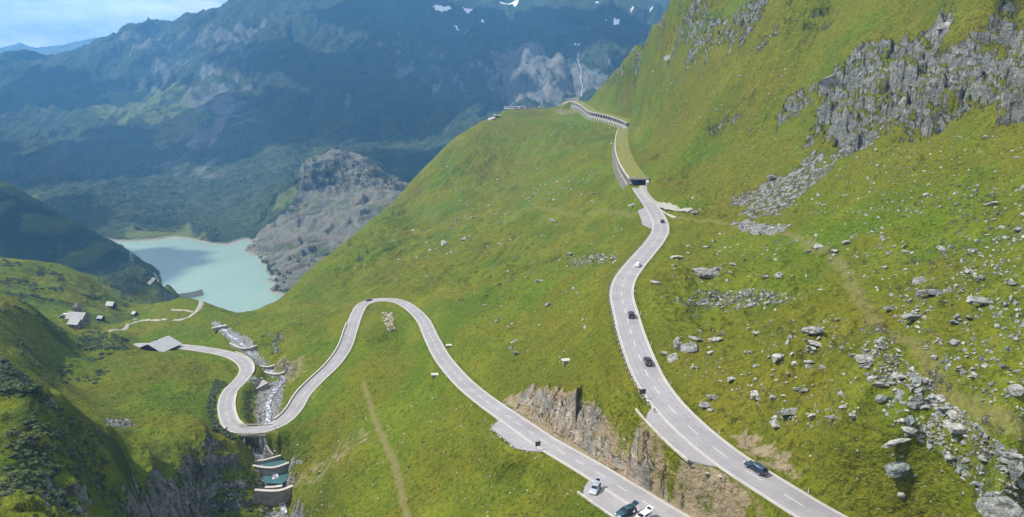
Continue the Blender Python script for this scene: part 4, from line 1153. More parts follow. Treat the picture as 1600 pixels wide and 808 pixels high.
# ------------------------------------------------------------------ galleries
turf = simple('roof_turf', (.125, .125, .022), .95, 0, .35, .25, .1)
M['gal_back'] = simple('shade_dark_back_wall', (.05, .047, .042), .9, 0, .3, .5)  # shade of the gallery openings put into the wall colour, which the sun reaches
def gallery(ge, label, turfw, portal):
    R = densify(ge, 1.0); L = lateral(R); n = len(R); o0 = R[0] - np.array([0, 0, 5.8])
    e = empty('avalanche_gallery', tuple(o0), 0, label, 'gallery')
    def at(i, lat, z): return (R[i, 0] + L[i, 0] * lat - o0[0], R[i, 1] + L[i, 1] * lat - o0[1], R[i, 2] + z - o0[2])
    def sec(nm, prof, m, closed=True):
        V = []; F = []; k = len(prof)
        for lat, z in prof: V += [at(i, lat, z) for i in range(n)]
        for r in range(k if closed else k - 1):
            r2 = (r + 1) % k
            for i in range(n - 1): F.append((r * n + i, r2 * n + i, r2 * n + i + 1, r * n + i + 1))
        if closed:
            F.append(tuple(r * n for r in range(k))); F.append(tuple(r * n + n - 1 for r in range(k))[::-1])
        o = mkobj(nm, V, F, m, e)
        bm = bmesh.new(); bm.from_mesh(o.data); bmesh.ops.recalc_face_normals(bm, faces=bm.faces); bm.to_mesh(o.data); bm.free()
        return o
    sec('roof_slab', [(-.5, -.75), (-.5, .28), (.15, .28), (.15, -.05), (11.3, -.05), (11.3, -.75)], M['conc'])
    sec('roof_turf', [(.18, -.03), (.18, .12), (turfw * .5, .35), (turfw, .5), (turfw + 1, -.03)], turf)
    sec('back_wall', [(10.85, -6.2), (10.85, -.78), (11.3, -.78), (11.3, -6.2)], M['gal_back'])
    sec('kerb_wall', [(-.35, -6.1), (-.35, -5.1), (.1, -5.1), (.1, -6.1)], M['conc'])
    sec('retaining_wall', [(-.9, -11.0), (-.45, -6.1), (.3, -6.1), (.3, -11.0)], M['stonewall'])
    step = 6 if portal else 5
    for i in range(2, n - 3, step):
        p = MB(); w = .42
        p.hexa([at(i, -.35, -5.1), at(i, .3, -5.1), at(i + 1, .3, -5.1), at(i + 1, -.35, -5.1), at(i, -.35, -.76), at(i, .3, -.76), at(i + 1, .3, -.76), at(i + 1, -.35, -.76)])
        p.build('pillar', M['conc'], e)
        q = MB()
        q.hexa([at(i, -2.6, -10.6), at(i, -.4, -10.6), at(i + 1, -.4, -10.6), at(i + 1, -2.6, -10.6), at(i, -.75, -5.3), at(i, -.36, -5.3), at(i + 1, -.36, -5.3), at(i + 1, -.75, -5.3)])
        q.build('buttress', M['conc'], e)
    if portal:
        f = MB()
        i, j = 0, 0
        def atf(lat, z, d):
            t = np.array([-L[0, 1], L[0, 0]])
            return (R[0, 0] + L[0, 0] * lat - t[0] * d - o0[0], R[0, 1] + L[0, 1] * lat - t[1] * d - o0[1], R[0, 2] + z - o0[2])
        for (l0, l1, z0, z1, d) in ((-.5, 12.2, -.9, .45, .55),):
            f.hexa([atf(l0, z0, -.2), atf(l1, z0, -.2), atf(l1, z0, d), atf(l0, z0, d), atf(l0, z1, -.2), atf(l1, z1, -.2), atf(l1, z1, d), atf(l0, z1, d)])
        f.build('portal_beam', M['conc'], e)
        for (l0, l1) in ((10.6, 12.4),):
            g = MB(); g.hexa([atf(l0, -6.2, -.2), atf(l1, -6.2, -.2), atf(l1, -6.2, 3.5), atf(l0, -6.2, 3.5), atf(l0, -.92, -.2), atf(l1, -.92, -.2), atf(l1, -2.2, 3.5), atf(l0, -2.2, 3.5)])
            g.build('portal_wing', M['conc'], e)
    return e
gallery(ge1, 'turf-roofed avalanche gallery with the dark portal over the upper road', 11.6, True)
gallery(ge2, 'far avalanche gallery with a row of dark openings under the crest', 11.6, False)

# the car park wall and vehicles on the crest
def crest_pt(px, py, F, dz=0): p = PF(px, py, F); return Vector((p.x, p.y, G.at(p.x, p.y) + dz))
def crest_wall(P, up, label, m=None, thick=.8, down=3.0):
    wall('car_park_wall', [PF(a, b, F) for a, b, F in P], thick, up, down, m or M['conc'], label, 'wall')
crest_wall([(803,168.6,1052),(812,168.8,1060),(825,168.4,1073),(842,168.2,1086),(858,167.6,1091),(872,166.5,1093),(880,165,1093)], .4, 'long pale retaining wall under the car park on the crest', M['conc'], 1.0, 5.0)
crest_wall([(873,163.5,1094),(880,160.5,1092),(886,158.5,1088),(894,158.5,1080)], .6, 'beige wall ramp at the far end of the distant gallery', M['conc'], 3.0, 6.0)
crest_wall([(884,154.5,1100),(893,153.5,1098),(905,151,1094)], .5, 'upper beige wall beside the road on the crest skyline', M['conc'], 2.0, 6.0)


# ------------------------------------------------------------------ vehicles
def place_on_road(R, px, py, off, rev=False, dz=.012):
    i = nearpix(R, px, py); L = lateral(R)[i]; t = R[min(i + 1, len(R) - 1)] - R[max(i - 1, 0)]
    if rev: t = -t
    return Vector((R[i, 0] + L[0] * off, R[i, 1] + L[1] * off, R[i, 2] + dz)), t
def car(kind, body_m, roof_m, loc, ang, pitch, label, group=None, hatch=False, name='parked_car', cat='car'):
    """front of the car towards local +x"""
    S = {'hatch': (4.2, 1.76, 1.48), 'estate': (4.75, 1.84, 1.52), 'suv': (4.55, 1.85, 1.68), 'sedan': (4.6, 1.8, 1.44), 'van': (5.6, 2.0, 2.35), 'coach': (12.0, 2.5, 3.4), 'cab': (2.9, 1.5, 1.5)}[kind]
    Ln, Wd, Ht = S
    e = empty(name, loc, ang, label, cat, group); e.rotation_euler = (0, -pitch, ang)
    # stations: x (fraction from rear -.5 to front .5), z of the belt, z of the top, half width at belt, half width at top
    z0 = .26
    if kind == 'coach':
        st = [(-.5, 1.5, Ht - .15, .96, .90), (-.47, 1.6, Ht, 1, .95), (0, 1.6, Ht, 1, .95), (.45, 1.6, Ht, 1, .95), (.5, 1.4, Ht - .3, .96, .9)]
    elif kind == 'van':
        st = [(-.5, 1.15, Ht - .08, .95, .88), (-.47, 1.2, Ht, 1, .90), (.10, 1.2, Ht, 1, .90), (.22, 1.2, Ht - .12, 1, .86), (.38, 1.12, 1.18, 1, .92), (.5, .75, .80, .90, .82)]
    else:
        b = .92 if kind != 'suv' else 1.05
        if kind in ('hatch',): st = [(-.5, .80, .85, .90, .84), (-.47, b, b + .06, .96, .86), (-.36, b, Ht - .08, 1, .74), (-.22, b, Ht, 1, .76), (.05, b, Ht - .02, 1, .76), (.25, b - .02, b + .03, 1, .84), (.42, .80, .84, .96, .82), (.5, .58, .62, .84, .72)]
        elif kind == 'sedan': st = [(-.5, .80, .85, .90, .84), (-.47, b, b + .03, .96, .88), (-.33, b, b + .07, 1, .84), (-.20, b, Ht - .05, 1, .74), (.03, b, Ht, 1, .75), (.23, b - .02, b + .03, 1, .84), (.42, .80, .84, .96, .82), (.5, .56, .60, .84, .72)]
        else: st = [(-.5, .85, .9, .92, .86), (-.475, b, b + .12, .96, .85), (-.42, b, Ht - .10, 1, .78), (-.34, b, Ht - .02, 1, .78), (.05, b, Ht, 1, .77), (.24, b - .02, b + .03, 1, .85), (.42, .84, .88, .96, .82), (.5, .60, .64, .86, .74)]
    V = []; F = []
    for fx, zb, zt, wb, wt in st:
        x = fx * Ln; hw = Wd / 2
        ring = [(hw * wb * .90, z0), (hw * wb, z0 + .18), (hw * wb, (z0 + zb) / 2 + .05), (hw * wb * .975, zb), (hw * wt, zt - .05), (hw * wt * .9, zt), (0, zt + .03)]
        V += [(x, -y, z) for y, z in ring] + [(x, y, z) for y, z in ring[:-1][::-1]]
    k = 13
    for i in range(len(st) - 1):
        for j in range(k): j2 = (j + 1) % k; F.append((i * k + j, (i + 1) * k + j, (i + 1) * k + j2, i * k + j2))
    F.append(tuple(range(k))[::-1]); F.append(tuple((len(st) - 1) * k + j for j in range(k)))
    o = mkobj('body', V, F, body_m, e, True)
    bm = bmesh.new(); bm.from_mesh(o.data); bmesh.ops.recalc_face_normals(bm, faces=bm.faces); bm.to_mesh(o.data); bm.free()
    md = o.modifiers.new('bevel', 'BEVEL'); md.width = .045; md.segments = 2; md.limit_method = 'ANGLE'; md.angle_limit = math.radians(22)
    # glass: side bands, windscreen, rear window a little proud of the body
    hw = Wd / 2
    def side(i0, i1, s_, u0=.12, u1=.80, inset=.10):
        a, b_ = st[i0], st[i1]; pr = .012
        def P(q, f, dx):
            y = hw * (q[3] * .975 + (q[4] - q[3] * .975) * f) + pr
            z = q[1] + (q[2] - .05 - q[1]) * f
            return (q[0] * Ln + dx, s_ * y, z)
        g = MB(); g.poly([P(a, u0, inset), P(b_, u0, -inset), P(b_, u1, -inset), P(a, u1, inset)]); return g
    cab0 = {'hatch': (2, 3, 4), 'sedan': (3, 4), 'estate': (2, 3, 4), 'suv': (2, 3, 4), 'van': (2, 3), 'coach': (1, 2, 3)}[kind]
    for s_ in (-1, 1):
        for i0, i1 in zip(cab0[:-1], cab0[1:]):
            side(i0, i1, s_, .12, .85, .05).build('side_window', M['glass'], e)
        if kind != 'coach':
            i = cab0[-1]; a, b_ = st[i], st[i + 1]
            y0 = hw * a[3] * .985 + .012
            g = MB(); g.poly([(a[0] * Ln + .02, s_ * y0, a[1] + .05), (b_[0] * Ln - .35, s_ * (hw * b_[3] * .975 + .015), b_[1] + .04), (a[0] * Ln + .02, s_ * (hw * a[4] + .045), a[2] - .14)]); g.build('side_window', M['glass'], e)
    def cross(i0, i1, nm, t0=.10, t1=.88, up=.035):
        a, b_ = st[i0], st[i1]; g = MB(); Pn = []
        for t, sg in ((t0, 1), (t1, 1)):
            x = (a[0] + (b_[0] - a[0]) * t) * Ln; z = a[2] + (b_[2] - a[2]) * t + up; w = hw * (a[4] + (b_[4] - a[4]) * t) * .88
            Pn.append((x, w, z))
        g.poly([(Pn[0][0], -Pn[0][1], Pn[0][2]), (Pn[1][0], -Pn[1][1], Pn[1][2]), (Pn[1][0], Pn[1][1], Pn[1][2]), (Pn[0][0], Pn[0][1], Pn[0][2])]); g.build(nm, M['glass'], e)
    if kind == 'coach':
        g = MB(); g.poly([(Ln / 2 + .02, -1.1, 1.5), (Ln / 2 + .02, 1.1, 1.5), (Ln / 2 - .02, 1.05, 2.9), (Ln / 2 - .02, -1.05, 2.9)]); g.build('windscreen', M['glass'], e)
    elif kind == 'van':
        cross(3, 4, 'windscreen', .05, .92)
    else:
        cross(cab0[-1], cab0[-1] + 1, 'windscreen')
        if not hatch: cross(cab0[0] - 1, cab0[0], 'rear_window', .15, .9)
    # wheels
    r = .33 if kind != 'coach' else .5; wx = Ln * .315
    for x in (-wx, wx):
        for s_ in (-1, 1):
            w = MB(); w.cyl((x, s_ * (hw - .10), r), r, .22, 'y', 20); wo_ = w.build('wheel', M['tyre'], e)
            q = MB(); q.cyl((x, s_ * (hw + .015), r), r * .62, .02, 'y', 14); q.build('rim', M['rim'], wo_)
    f = st[-1]; rr = st[0]
    for s_ in (-1, 1):
        h = MB(); h.box(Ln / 2 - .16, Ln / 2 + .02, s_ * hw * .66 - .2, s_ * hw * .66 + .2, f[1] - .04, f[1] + .10); h.build('headlight', M['lamp'], e)
        h = MB(); h.box(-Ln / 2 - .02, -Ln / 2 + .14, s_ * hw * .74 - .14, s_ * hw * .74 + .14, rr[1] - .16, rr[1] + .08); h.build('tail_light', M['tail'], e)
        h = MB(); xm = st[cab0[-1]][0] * Ln + Ln * .1; h.box(xm, xm + .14, s_ * (hw + .10) - .10, s_ * (hw + .10) + .10, .98, 1.12); h.build('wing_mirror', body_m, e, bevel=.02)
    h = MB(); h.box(-Ln / 2 - .03, -Ln / 2 + .01, -.26, .26, .55, .67); h.build('number_plate', M['plate'], e)
    h = MB(); h.box(Ln / 2 - .05, Ln / 2 + .03, -.26, .26, .36, .47); h.build('number_plate', M['plate'], e)
    if kind == 'estate':
        for s_ in (-1, 1):
            h = MB(); h.box(-Ln * .38, Ln * .06, s_ * hw * .72 - .02, s_ * hw * .72 + .02, Ht + .02, Ht + .07); h.build('roof_rail', M['steel'], e)
    if hatch:
        tz = st[cab0[0]][2]; x0 = st[cab0[0]][0] * Ln
        h = MB(); h.hexa([(x0 - 1.05, -hw * .7, tz + .42), (x0, -hw * .7, tz + .0), (x0, hw * .7, tz + .0), (x0 - 1.05, hw * .7, tz + .42),
                          (x0 - 1.05, -hw * .7, tz + .50), (x0, -hw * .7, tz + .07), (x0, hw * .7, tz + .07), (x0 - 1.05, hw * .7, tz + .50)])
        ho = h.build('tailgate', body_m, e, bevel=.02)
        q = MB(); q.hexa([(x0 - .8, -hw * .55, tz + .37), (x0 - .2, -hw * .55, tz + .12), (x0 - .2, hw * .55, tz + .12), (x0 - .8, hw * .55, tz + .37),
                          (x0 - .8, -hw * .55, tz + .42), (x0 - .2, -hw * .55, tz + .165), (x0 - .2, hw * .55, tz + .165), (x0 - .8, hw * .55, tz + .42)])
        q.build('tailgate_window', M['glass'], ho)
        g = MB(); g.box(-Ln / 2 - .005, -Ln / 2 + .35, -hw * .78, hw * .78, .62, 1.0); g.build('boot_opening', M['trim'], e)
    return e
paints = {'black': paint('black_paint', (.012, .012, .014)), 'blue': paint('midnight_blue_paint', (.018, .035, .065)), 'silver': paint('silver_paint', (.42, .45, .48), .3, .7), 'white': paint('white_paint', (.75, .75, .74), .3, 0),
          'teal': paint('dark_petrol_paint', (.012, .045, .055)), 'red': paint('red_paint', (.35, .02, .02)), 'grey': paint('grey_paint', (.12, .13, .14))}
def drive(R, px, py, off, rev, kind, p, label, group='cars driving on the upper road', **kw):
    loc, t = place_on_road(R, px, py, off, rev)
    return car(kind, paints[p], None, loc, math.atan2(t[1], t[0]), math.atan2(t[2], math.hypot(t[0], t[1])), label, group, name='driving_car', **kw)
drive(road_up, 1170, 733, 1.75, False, 'estate', 'blue', 'dark blue estate car with silver roof rails on the near stretch of the upper road')
drive(road_up, 1005, 564, 1.5, False, 'sedan', 'black', 'black saloon just uphill of the dark square sign on the upper road')
drive(road_up, 979, 495, 1.4, False, 'suv', 'black', 'black tall car where the upper road starts its long left curve')
drive(road_up, 996, 418, 1.4, False, 'hatch', 'white', 'only white car driving on the upper road')
drive(road_up, 1030, 348, 1.2, False, 'sedan', 'black', 'small black car on the bend just below the gallery portal')
drive(road_low, 577, 471.5, 1.5, True, 'hatch', 'grey', 'grey car driving round the top of the hairpin of the lower road', 'cars on the lower road')
def bay_car(px, py, drop, heading, kind, p, label, hatch=False):
    q = PD(px, py, drop); i = int(np.argmin(np.hypot(road_low[:, 0] - q.x, road_low[:, 1] - q.y)))
    q.z = road_low[i, 2] - .015
    return car(kind, paints[p], None, q, math.radians(heading), 0, label, 'cars parked in the bay by the lower road', hatch)
bay_car(930, 766, 84.2, 246, 'hatch', 'silver', 'silver hatchback with its tailgate open in the bay by the lower road', True)
bc2 = bay_car(978, 802.5, 82.6, 212, 'suv', 'teal', 'dark petrol green car parked beside the white one at the bottom edge', True)
bc3 = bay_car(1004, 811, 82.3, 222, 'hatch', 'white', 'white car with raised tailgate cut off by the bottom edge', True)
# the car park on the crest
for px, py, F, hd, kd, pc, lab in [(794,169.4,1046,170,'coach','white','white coach standing alone at the left end of the crest car park'),
      (806,169.0,1056,172,'coach','white','left one of two white coaches end to end on the crest'), (815,168.8,1066,176,'coach','white','right one of two white coaches end to end on the crest'),
      (843,167.6,1090,100,'van','white','white van, leftmost of the group of cars by the crest wall'), (849,167.4,1093,80,'van','silver','silver van beside the white van on the crest'), (855,167.4,1094,95,'hatch','grey','grey car right of the silver van on the crest'),
      (861,167.2,1096,85,'hatch','white','white car in the middle of the crest car park'), (867,166.6,1097,95,'sedan','black','black car second from the right end of the crest car park'), (872,165.6,1097,85,'hatch','silver','silver car at the right end of the crest car park'),
      (891,153,1104,150,'suv','black','black car above the beige wall on the crest skyline'), (898,152.4,1104,150,'hatch','white','white car beside the black one above the beige wall')]:
    q = crest_pt(px, py, F); q.z = max(q.z, PF(px, py, F).z - 1.2) + .05
    car(kd, paints[pc], None, q, math.radians(hd), 0, lab, 'vehicles in the crest car park', cat='coach' if kd == 'coach' else ('van' if kd == 'van' else 'car'), name={'coach': 'coach', 'van': 'parked_van'}.get(kd, 'parked_car'))
for px, py, F, kd, pc, lab in [(102,494.5,495,'van','white','white van on the grass left of the stone church'), (95.5,496.5,492,'sedan','black','dark car left of the white van near the church')]:
    q = ground(px, py); car(kd, paints[pc], None, q, math.radians(200), 0, lab, 'vehicles by the church', cat='van' if kd == 'van' else 'car', name='parked_van' if kd == 'van' else 'parked_car')

# ------------------------------------------------------------------ the visitor by the parked cars
def person(loc, ang, top_col, label):
    e = empty('person', loc, ang, label, 'person')
    J = [(0, 0, .92), (0, 0, 1.12), (0, 0, 1.36), (0, 0, 1.48), (0, .02, 1.60), (0, .02, 1.70),
         (-.09, 0, .86), (-.11, .02, .48), (-.12, 0, .07), (-.12, .15, .03), (.09, 0, .86), (.12, -.02, .48), (.13, -.03, .07), (.13, .12, .03),
         (-.17, 0, 1.38), (-.25, .02, 1.12), (-.20, .24, 1.02), (-.17, .32, 1.02), (.17, 0, 1.38), (.24, .0, 1.10), (.22, .20, .98), (.20, .28, .97)]
    Rr = [.14, .12, .14, .055, .095, .08, .085, .06, .042, .035, .085, .06, .042, .035, .06, .042, .032, .03, .06, .042, .032, .03]
    E = [(0, 1), (1, 2), (2, 3), (3, 4), (4, 5), (0, 6), (6, 7), (7, 8), (8, 9), (0, 10), (10, 11), (11, 12), (12, 13), (2, 14), (14, 15), (15, 16), (16, 17), (2, 18), (18, 19), (19, 20), (20, 21)]
    for hx, hy, hz, sg in ((-.17, .32, 1.02, -1), (.20, .28, .97, 1)):
        base = 17 if sg < 0 else 21
        for k in range(5):
            dx = (-.032 + .016 * k) if k < 4 else sg * -.05
            ln = (.07, .085, .08, .065, .045)[k]
            J.append((hx + dx, hy + ln * .7, hz - ln * .25)); Rr.append(.010); E.append((base, len(J) - 1))
            J.append((hx + dx * 1.05, hy + ln, hz - ln * .75)); Rr.append(.008); E.append((len(J) - 2, len(J) - 1))
    me = bpy.data.meshes.new('body'); me.from_pydata(J, E, []); me.update()
    o = bpy.data.objects.new('body', me); COL.objects.link(o); o.parent = e
    md = o.modifiers.new('skin', 'SKIN')
    for v, r in zip(me.skin_vertices[0].data, Rr): v.radius = (r, r * .85)
    me.skin_vertices[0].data[0].use_root = True
    o.modifiers.new('sub', 'SUBSURF').levels = 2; o.modifiers['sub'].render_levels = 2
    m, n, b = mat('person_skin', .6); b.inputs['Base Color'].default_value = (.52, .33, .24, 1); me.materials.append(m)
    def shell(nm, idx, edges, grow, m2):
        mp = {a: i for i, a in enumerate(idx)}
        me2 = bpy.data.meshes.new(nm); me2.from_pydata([J[i] for i in idx], [(mp[a], mp[b]) for a, b in edges], []); me2.update()
        o2 = bpy.data.objects.new(nm, me2); COL.objects.link(o2); o2.parent = e
        o2.modifiers.new('skin', 'SKIN')
        for v, i in zip(me2.skin_vertices[0].data, idx): v.radius = (Rr[i] + grow, Rr[i] * .85 + grow)
        me2.skin_vertices[0].data[0].use_root = True
        q = o2.modifiers.new('sub', 'SUBSURF'); q.levels = 2; q.render_levels = 2
        me2.materials.append(m2)
    shell('shirt', [1, 0, 2, 14, 15, 18, 19], [(0, 1), (1, 2), (2, 14), (14, 15), (2, 18), (18, 19)], .018, simple('shirt_cloth', top_col))
    shell('shorts', [0, 6, 7, 10, 11], [(0, 6), (6, 7), (0, 10), (10, 11)], .022, simple('shorts_cloth', (.05, .05, .07)))
    hm = simple('hair', (.04, .025, .015))
    bm = bmesh.new(); bmesh.ops.create_uvsphere(bm, u_segments=14, v_segments=10, radius=.112)
    for v in bm.verts: v.co = Vector((v.co.x * .95, v.co.y * 1.05 - .01, v.co.z * 1.05 + 1.675))
    bmesh.ops.delete(bm, geom=[v for v in bm.verts if v.co.z < 1.60 or (v.co.y > .045 and v.co.z < 1.71)], context='VERTS')
    mh = bpy.data.meshes.new('hair'); bm.to_mesh(mh); bm.free(); mh.materials.append(hm)
    oh = bpy.data.objects.new('hair', mh); COL.objects.link(oh); oh.parent = e
q = PD(991, 806, 82.5); i = int(np.argmin(np.hypot(road_low[:, 0] - q.x, road_low[:, 1] - q.y))); q.z = road_low[i, 2] - .02
person(q, math.radians(60), (.75, .72, .70), 'person in a white top and dark shorts standing between the two parked cars')

# ------------------------------------------------------------------ posts and signs
post = empty('guard_post', (0, 0, 0), 0, 'low pale stone guard post on the valley edge of the upper road', 'post', 'guard posts along the valley edge of the upper road')
b_ = MB(); b_.box(-.17, .17, -.17, .17, -.5, .62); b_.build('post_shaft', M['conc'], post, bevel=.03)
b_ = MB(); b_.box(-.2, .2, -.2, .2, .62, .74); b_.build('post_cap', M['trim'], post)
D1 = densify(road_up, 1.0); LD = lateral(D1); i0 = nearpix(D1, 1047, 643); i1 = nearpix(D1, 1003, 303)
first = True
bu = [sorted((BAYS[k][1], BAYS[k][2])) for k in (2, 3)]
for i in range(i0, i1, 3):
    if any(D1[i, 1] > road_up[a, 1] - 2 and D1[i, 1] < road_up[b, 1] + 2 and k == 1 for k, (a, b) in enumerate(bu)): continue
    o = post if first else copy_tree(post); first = False
    w = HWU + .45
    o.location = (D1[i, 0] - LD[i, 0] * w, D1[i, 1] - LD[i, 1] * w, D1[i, 2] - .05)
    o.rotation_euler = (0, 0, math.atan2(LD[i, 1], LD[i, 0]))
def sign(R, px, py, off, label, w=1.0, h=1.0, hh=1.6):
    loc, t = place_on_road(R, px, py, off); e = empty('road_sign', loc, math.atan2(t[1], t[0]), label, 'sign')
    for s_ in (-.35, .35):
        b = MB(); b.cyl((0, s_ * w, hh / 2), .04, hh + .8, 'z', 10); b.build('sign_post', M['steel'], e)
    b = MB(); b.box(-.03, .03, -w / 2 - .1, w / 2 + .1, hh - h * .35, hh + h * .65); b.build('sign_panel', M['signback'], e, bevel=.02)
sign(road_low, 860, 697, -(HWL + .7), 'dark square sign at the end of the parking bay on the lower road', 1.3, 1.3, 1.5)
sign(road_up, 1018, 627, -(HWU + .7), 'dark square sign on the outer edge of the upper road above its parking bay', 1.3, 1.3, 1.5)
sign(road_low, 366, 671, (HWL + .6) * -1, 'small dark sign at the outer side of the hairpin left of the bridge', .7, .7, 1.2)
sign(road_low, 424, 668, -(HWL + .6), 'small dark sign on the road edge right of the bridge', .7, .7, 1.2)
dp = empty('marker_post', (0, 0, 0), 0, 'thin white marker post with a black band beside the road', 'post', 'marker posts along the roads')
b_ = MB(); b_.box(-.06, .06, -.06, .06, -.4, .95); b_.build('post_shaft', M['plate'], dp)
b_ = MB(); b_.box(-.065, .065, -.065, .065, .68, .85); b_.build('black_band', M['trim'], dp)
first = True
for R, hw, ii in ((D1, HWU + .55, range(i0 - 60, i1 - 10, 24)), (densify(road_low, 1.0), HWL + .55, range(6, 420, 22))):
    L_ = lateral(R)
    for i in ii:
        if i < 0 or i >= len(R): continue
        for sd in (1,) if R is D1 else (-1, 1):
            if sd < 0 and i < 90: continue
            o = dp if first else copy_tree(dp); first = False
            o.location = (R[i, 0] + L_[i, 0] * hw * sd, R[i, 1] + L_[i, 1] * hw * sd, R[i, 2] - .1)

# ------------------------------------------------------------------ buildings
def gable(name, loc, ang, Lx, Wy, wall_h, rise, wm, rm, label, over=.6, chimney=False, windows=2, cat='house', group=None):
    """ridge along local x"""
    e = empty(name, loc, ang, label, cat, group)
    b = MB(); hx, hy = Lx / 2, Wy / 2
    b.v = [(-hx, -hy, -2), (hx, -hy, -2), (hx, hy, -2), (-hx, hy, -2), (-hx, -hy, wall_h), (hx, -hy, wall_h), (hx, hy, wall_h), (-hx, hy, wall_h), (-hx, 0, wall_h + rise), (hx, 0, wall_h + rise)]
    b.f = [(0, 1, 5, 4), (2, 3, 7, 6), (1, 2, 6, 9, 5), (3, 0, 4, 8, 7), (3, 2, 1, 0), (4, 5, 9, 8), (6, 7, 8, 9)]
    b.build('wall', wm, e)
    r = MB(); k = rise / hy; oy = hy + over; zz = wall_h - k * over
    for s_ in (-1, 1):
        P = [(-hx - over, s_ * oy, zz + .03), (hx + over, s_ * oy, zz + .03), (hx + over, 0, wall_h + rise + .03), (-hx - over, 0, wall_h + rise + .03)]
        r.hexa(P + [(x, y, z + .22) for x, y, z in P])
    ro = r.build('roof', rm, e)
    if chimney:
        c = MB(); c.box(-.5, .4, .8, 1.6, wall_h + rise - 1.2, wall_h + rise + 1.3); c.build('chimney', M['churchstone'], ro)
    for j in range(windows):
        x = -hx + Lx * (j + 1) / (windows + 1)
        for s_ in (-1, 1):
            w = MB(); w.box(x - .45, x + .45, s_ * hy - .04, s_ * hy + .04, wall_h * .42, wall_h * .42 + 1.0); w.build('window', M['glass'], e)
    d = MB(); d.box(hx - .05, hx + .05, -.5, .5, 0, 2.0); d.build('door', M['wood_d'], e)
    return e
c = PD(250, 553, 149.6); c.z = max(c.z, G.at(c.x, c.y))
gable('mountain_house', c, math.radians(72), 14, 17.5, 2.3, 3.7, M['wood_d'], M['slate_p'], 'large low house with a pale sheet roof and dark gable beside the road', 1.0, True, 3)
def at_px(px, py): return ground(px, py)
q = at_px(123, 503)
ch_ = gable('church', q, math.radians(-12), 14, 8, 3.6, 3.8, M['churchstone'], M['slate'], 'dark stone church with a grey roof and a square tower', .5, False, 3, 'church')
t = MB(); t.box(-5.8, -2.2, 3.0, 6.6, -2, 10.2); tw = t.build('tower', M['churchstone'], ch_)
t = MB(); t.hexa([(-6.1, 2.7, 10.2), (-1.9, 2.7, 10.2), (-1.9, 6.9, 10.2), (-6.1, 6.9, 10.2), (-4.3, 4.5, 13.4), (-3.7, 4.5, 13.4), (-3.7, 5.1, 13.4), (-4.3, 5.1, 13.4)]); t.build('spire', M['churchstone'], tw)
for s_ in (0, 1):
    t = MB(); t.box(-4.5 , -3.5, 2.95, 3.05, 6.6, 8.4) if s_ == 0 else t.box(-2.25, -2.15, 4.3, 5.3, 6.6, 8.4); t.build('belfry_opening', M['trim'], tw)
q = at_px(119, 510)
gable('annex_building', q, math.radians(-12), 7.5, 5.5, 2.4, 2.4, M['churchstone'], M['slate'], 'small dark annex with a grey roof in front of the church', .4, False, 1, 'building')
q = at_px(174, 479.5)
gable('barn', q, math.radians(-10), 6.6, 5.2, 1.9, 2.6, M['wood_d'], M['slate_p'], 'small barn with a bright pale roof on the meadow behind the church', .4, False, 1, 'barn')
q = at_px(211, 493)
gable('stream_hut', q, math.radians(-35), 4.4, 3.6, 1.8, 1.6, M['wood_d'], M['slate_p'], 'tiny dark hut with a pale roof by the track right of the barn', .3, False, 1, 'hut')
q = at_px(158, 500)
gable('garden_shed', q, math.radians(-15), 4.6, 3.4, 1.8, 1.6, M['wood_d'], M['slate'], 'dark low shed in the shade right of the church', .3, False, 1, 'shed')
for k, (px, py, w) in enumerate([(211, 500, 3.2), (212.5, 504, 3.0)]):
    q = at_px(px, py); b = MB(); b.box(-w / 2, w / 2, -.6, .6, -1, .7); o = b.build('stone_weir', M['conc'], bevel=.1); o.location = q
    tag(o, ('upper' if k == 0 else 'lower') + ' of two little pale weirs in front of the tiny hut', 'weir')
for px, py, rz, lab in [(887, 565, 8, 'flat stone slab roof of a small catch basin between the two roads'), (703, 541, 5, 'small concrete catch basin right of the lower road'), (681, 587, 0, 'small low concrete basin left of the lower road')]:
    q = at_px(px, py); e = empty('catch_basin', q, math.radians(rz), lab, 'basin', 'small concrete basins in the meadow')
    b = MB(); b.box(-1.5, 1.5, -.8, .8, -1, .5); b.build('basin_body', M['conc_d'], e); b = MB(); b.box(-1.9, 1.9, -1.1, 1.1, .51, .7); b.build('slab', M['conc'], e, bevel=.05)
# arch dam of the lake
def arch_dam():
    c0 = PF(250, 452, 1010); e = empty('arch_dam', (c0.x, c0.y, -330), 0, 'pale curved concrete dam at the left shore of the green lake', 'dam')
    V = []; F = []; n = 30; R0 = 44
    a0, a1 = math.radians(-150), math.radians(-10)
    cx, cy = 6, 34
    for k, (r, z) in enumerate(((R0 - 1.0, 14), (R0 - 1.0, 36.5), (R0 + 2.2, 36.5), (R0 + 6.0, 14))):
        for i in range(n + 1):
            a = a0 + (a1 - a0) * i / n; V.append((cx + r * math.cos(a), cy + r * .8 * math.sin(a), z))
    m_ = n + 1
    for r in range(4):
        for i in range(n): F.append((r * m_ + i, ((r + 1) % 4) * m_ + i, ((r + 1) % 4) * m_ + i + 1, r * m_ + i + 1))
    mkobj('dam_wall', V, F, M['conc'], e)
    V = []; F = []
    for k, (r, z) in enumerate(((R0 + 1.5, 36.5), (R0 + 1.5, 37.6), (R0 + 2.0, 37.6), (R0 + 2.0, 36.5))):
        for i in range(n + 1):
            a = a0 + (a1 - a0) * i / n; V.append((cx + r * math.cos(a), cy + r * .8 * math.sin(a), z + .01))
    for r in range(3):
        for i in range(n): F.append((r * m_ + i, (r + 1) * m_ + i, (r + 1) * m_ + i + 1, r * m_ + i + 1))
    mkobj('parapet', V, F, M['conc_d'], e)
arch_dam()


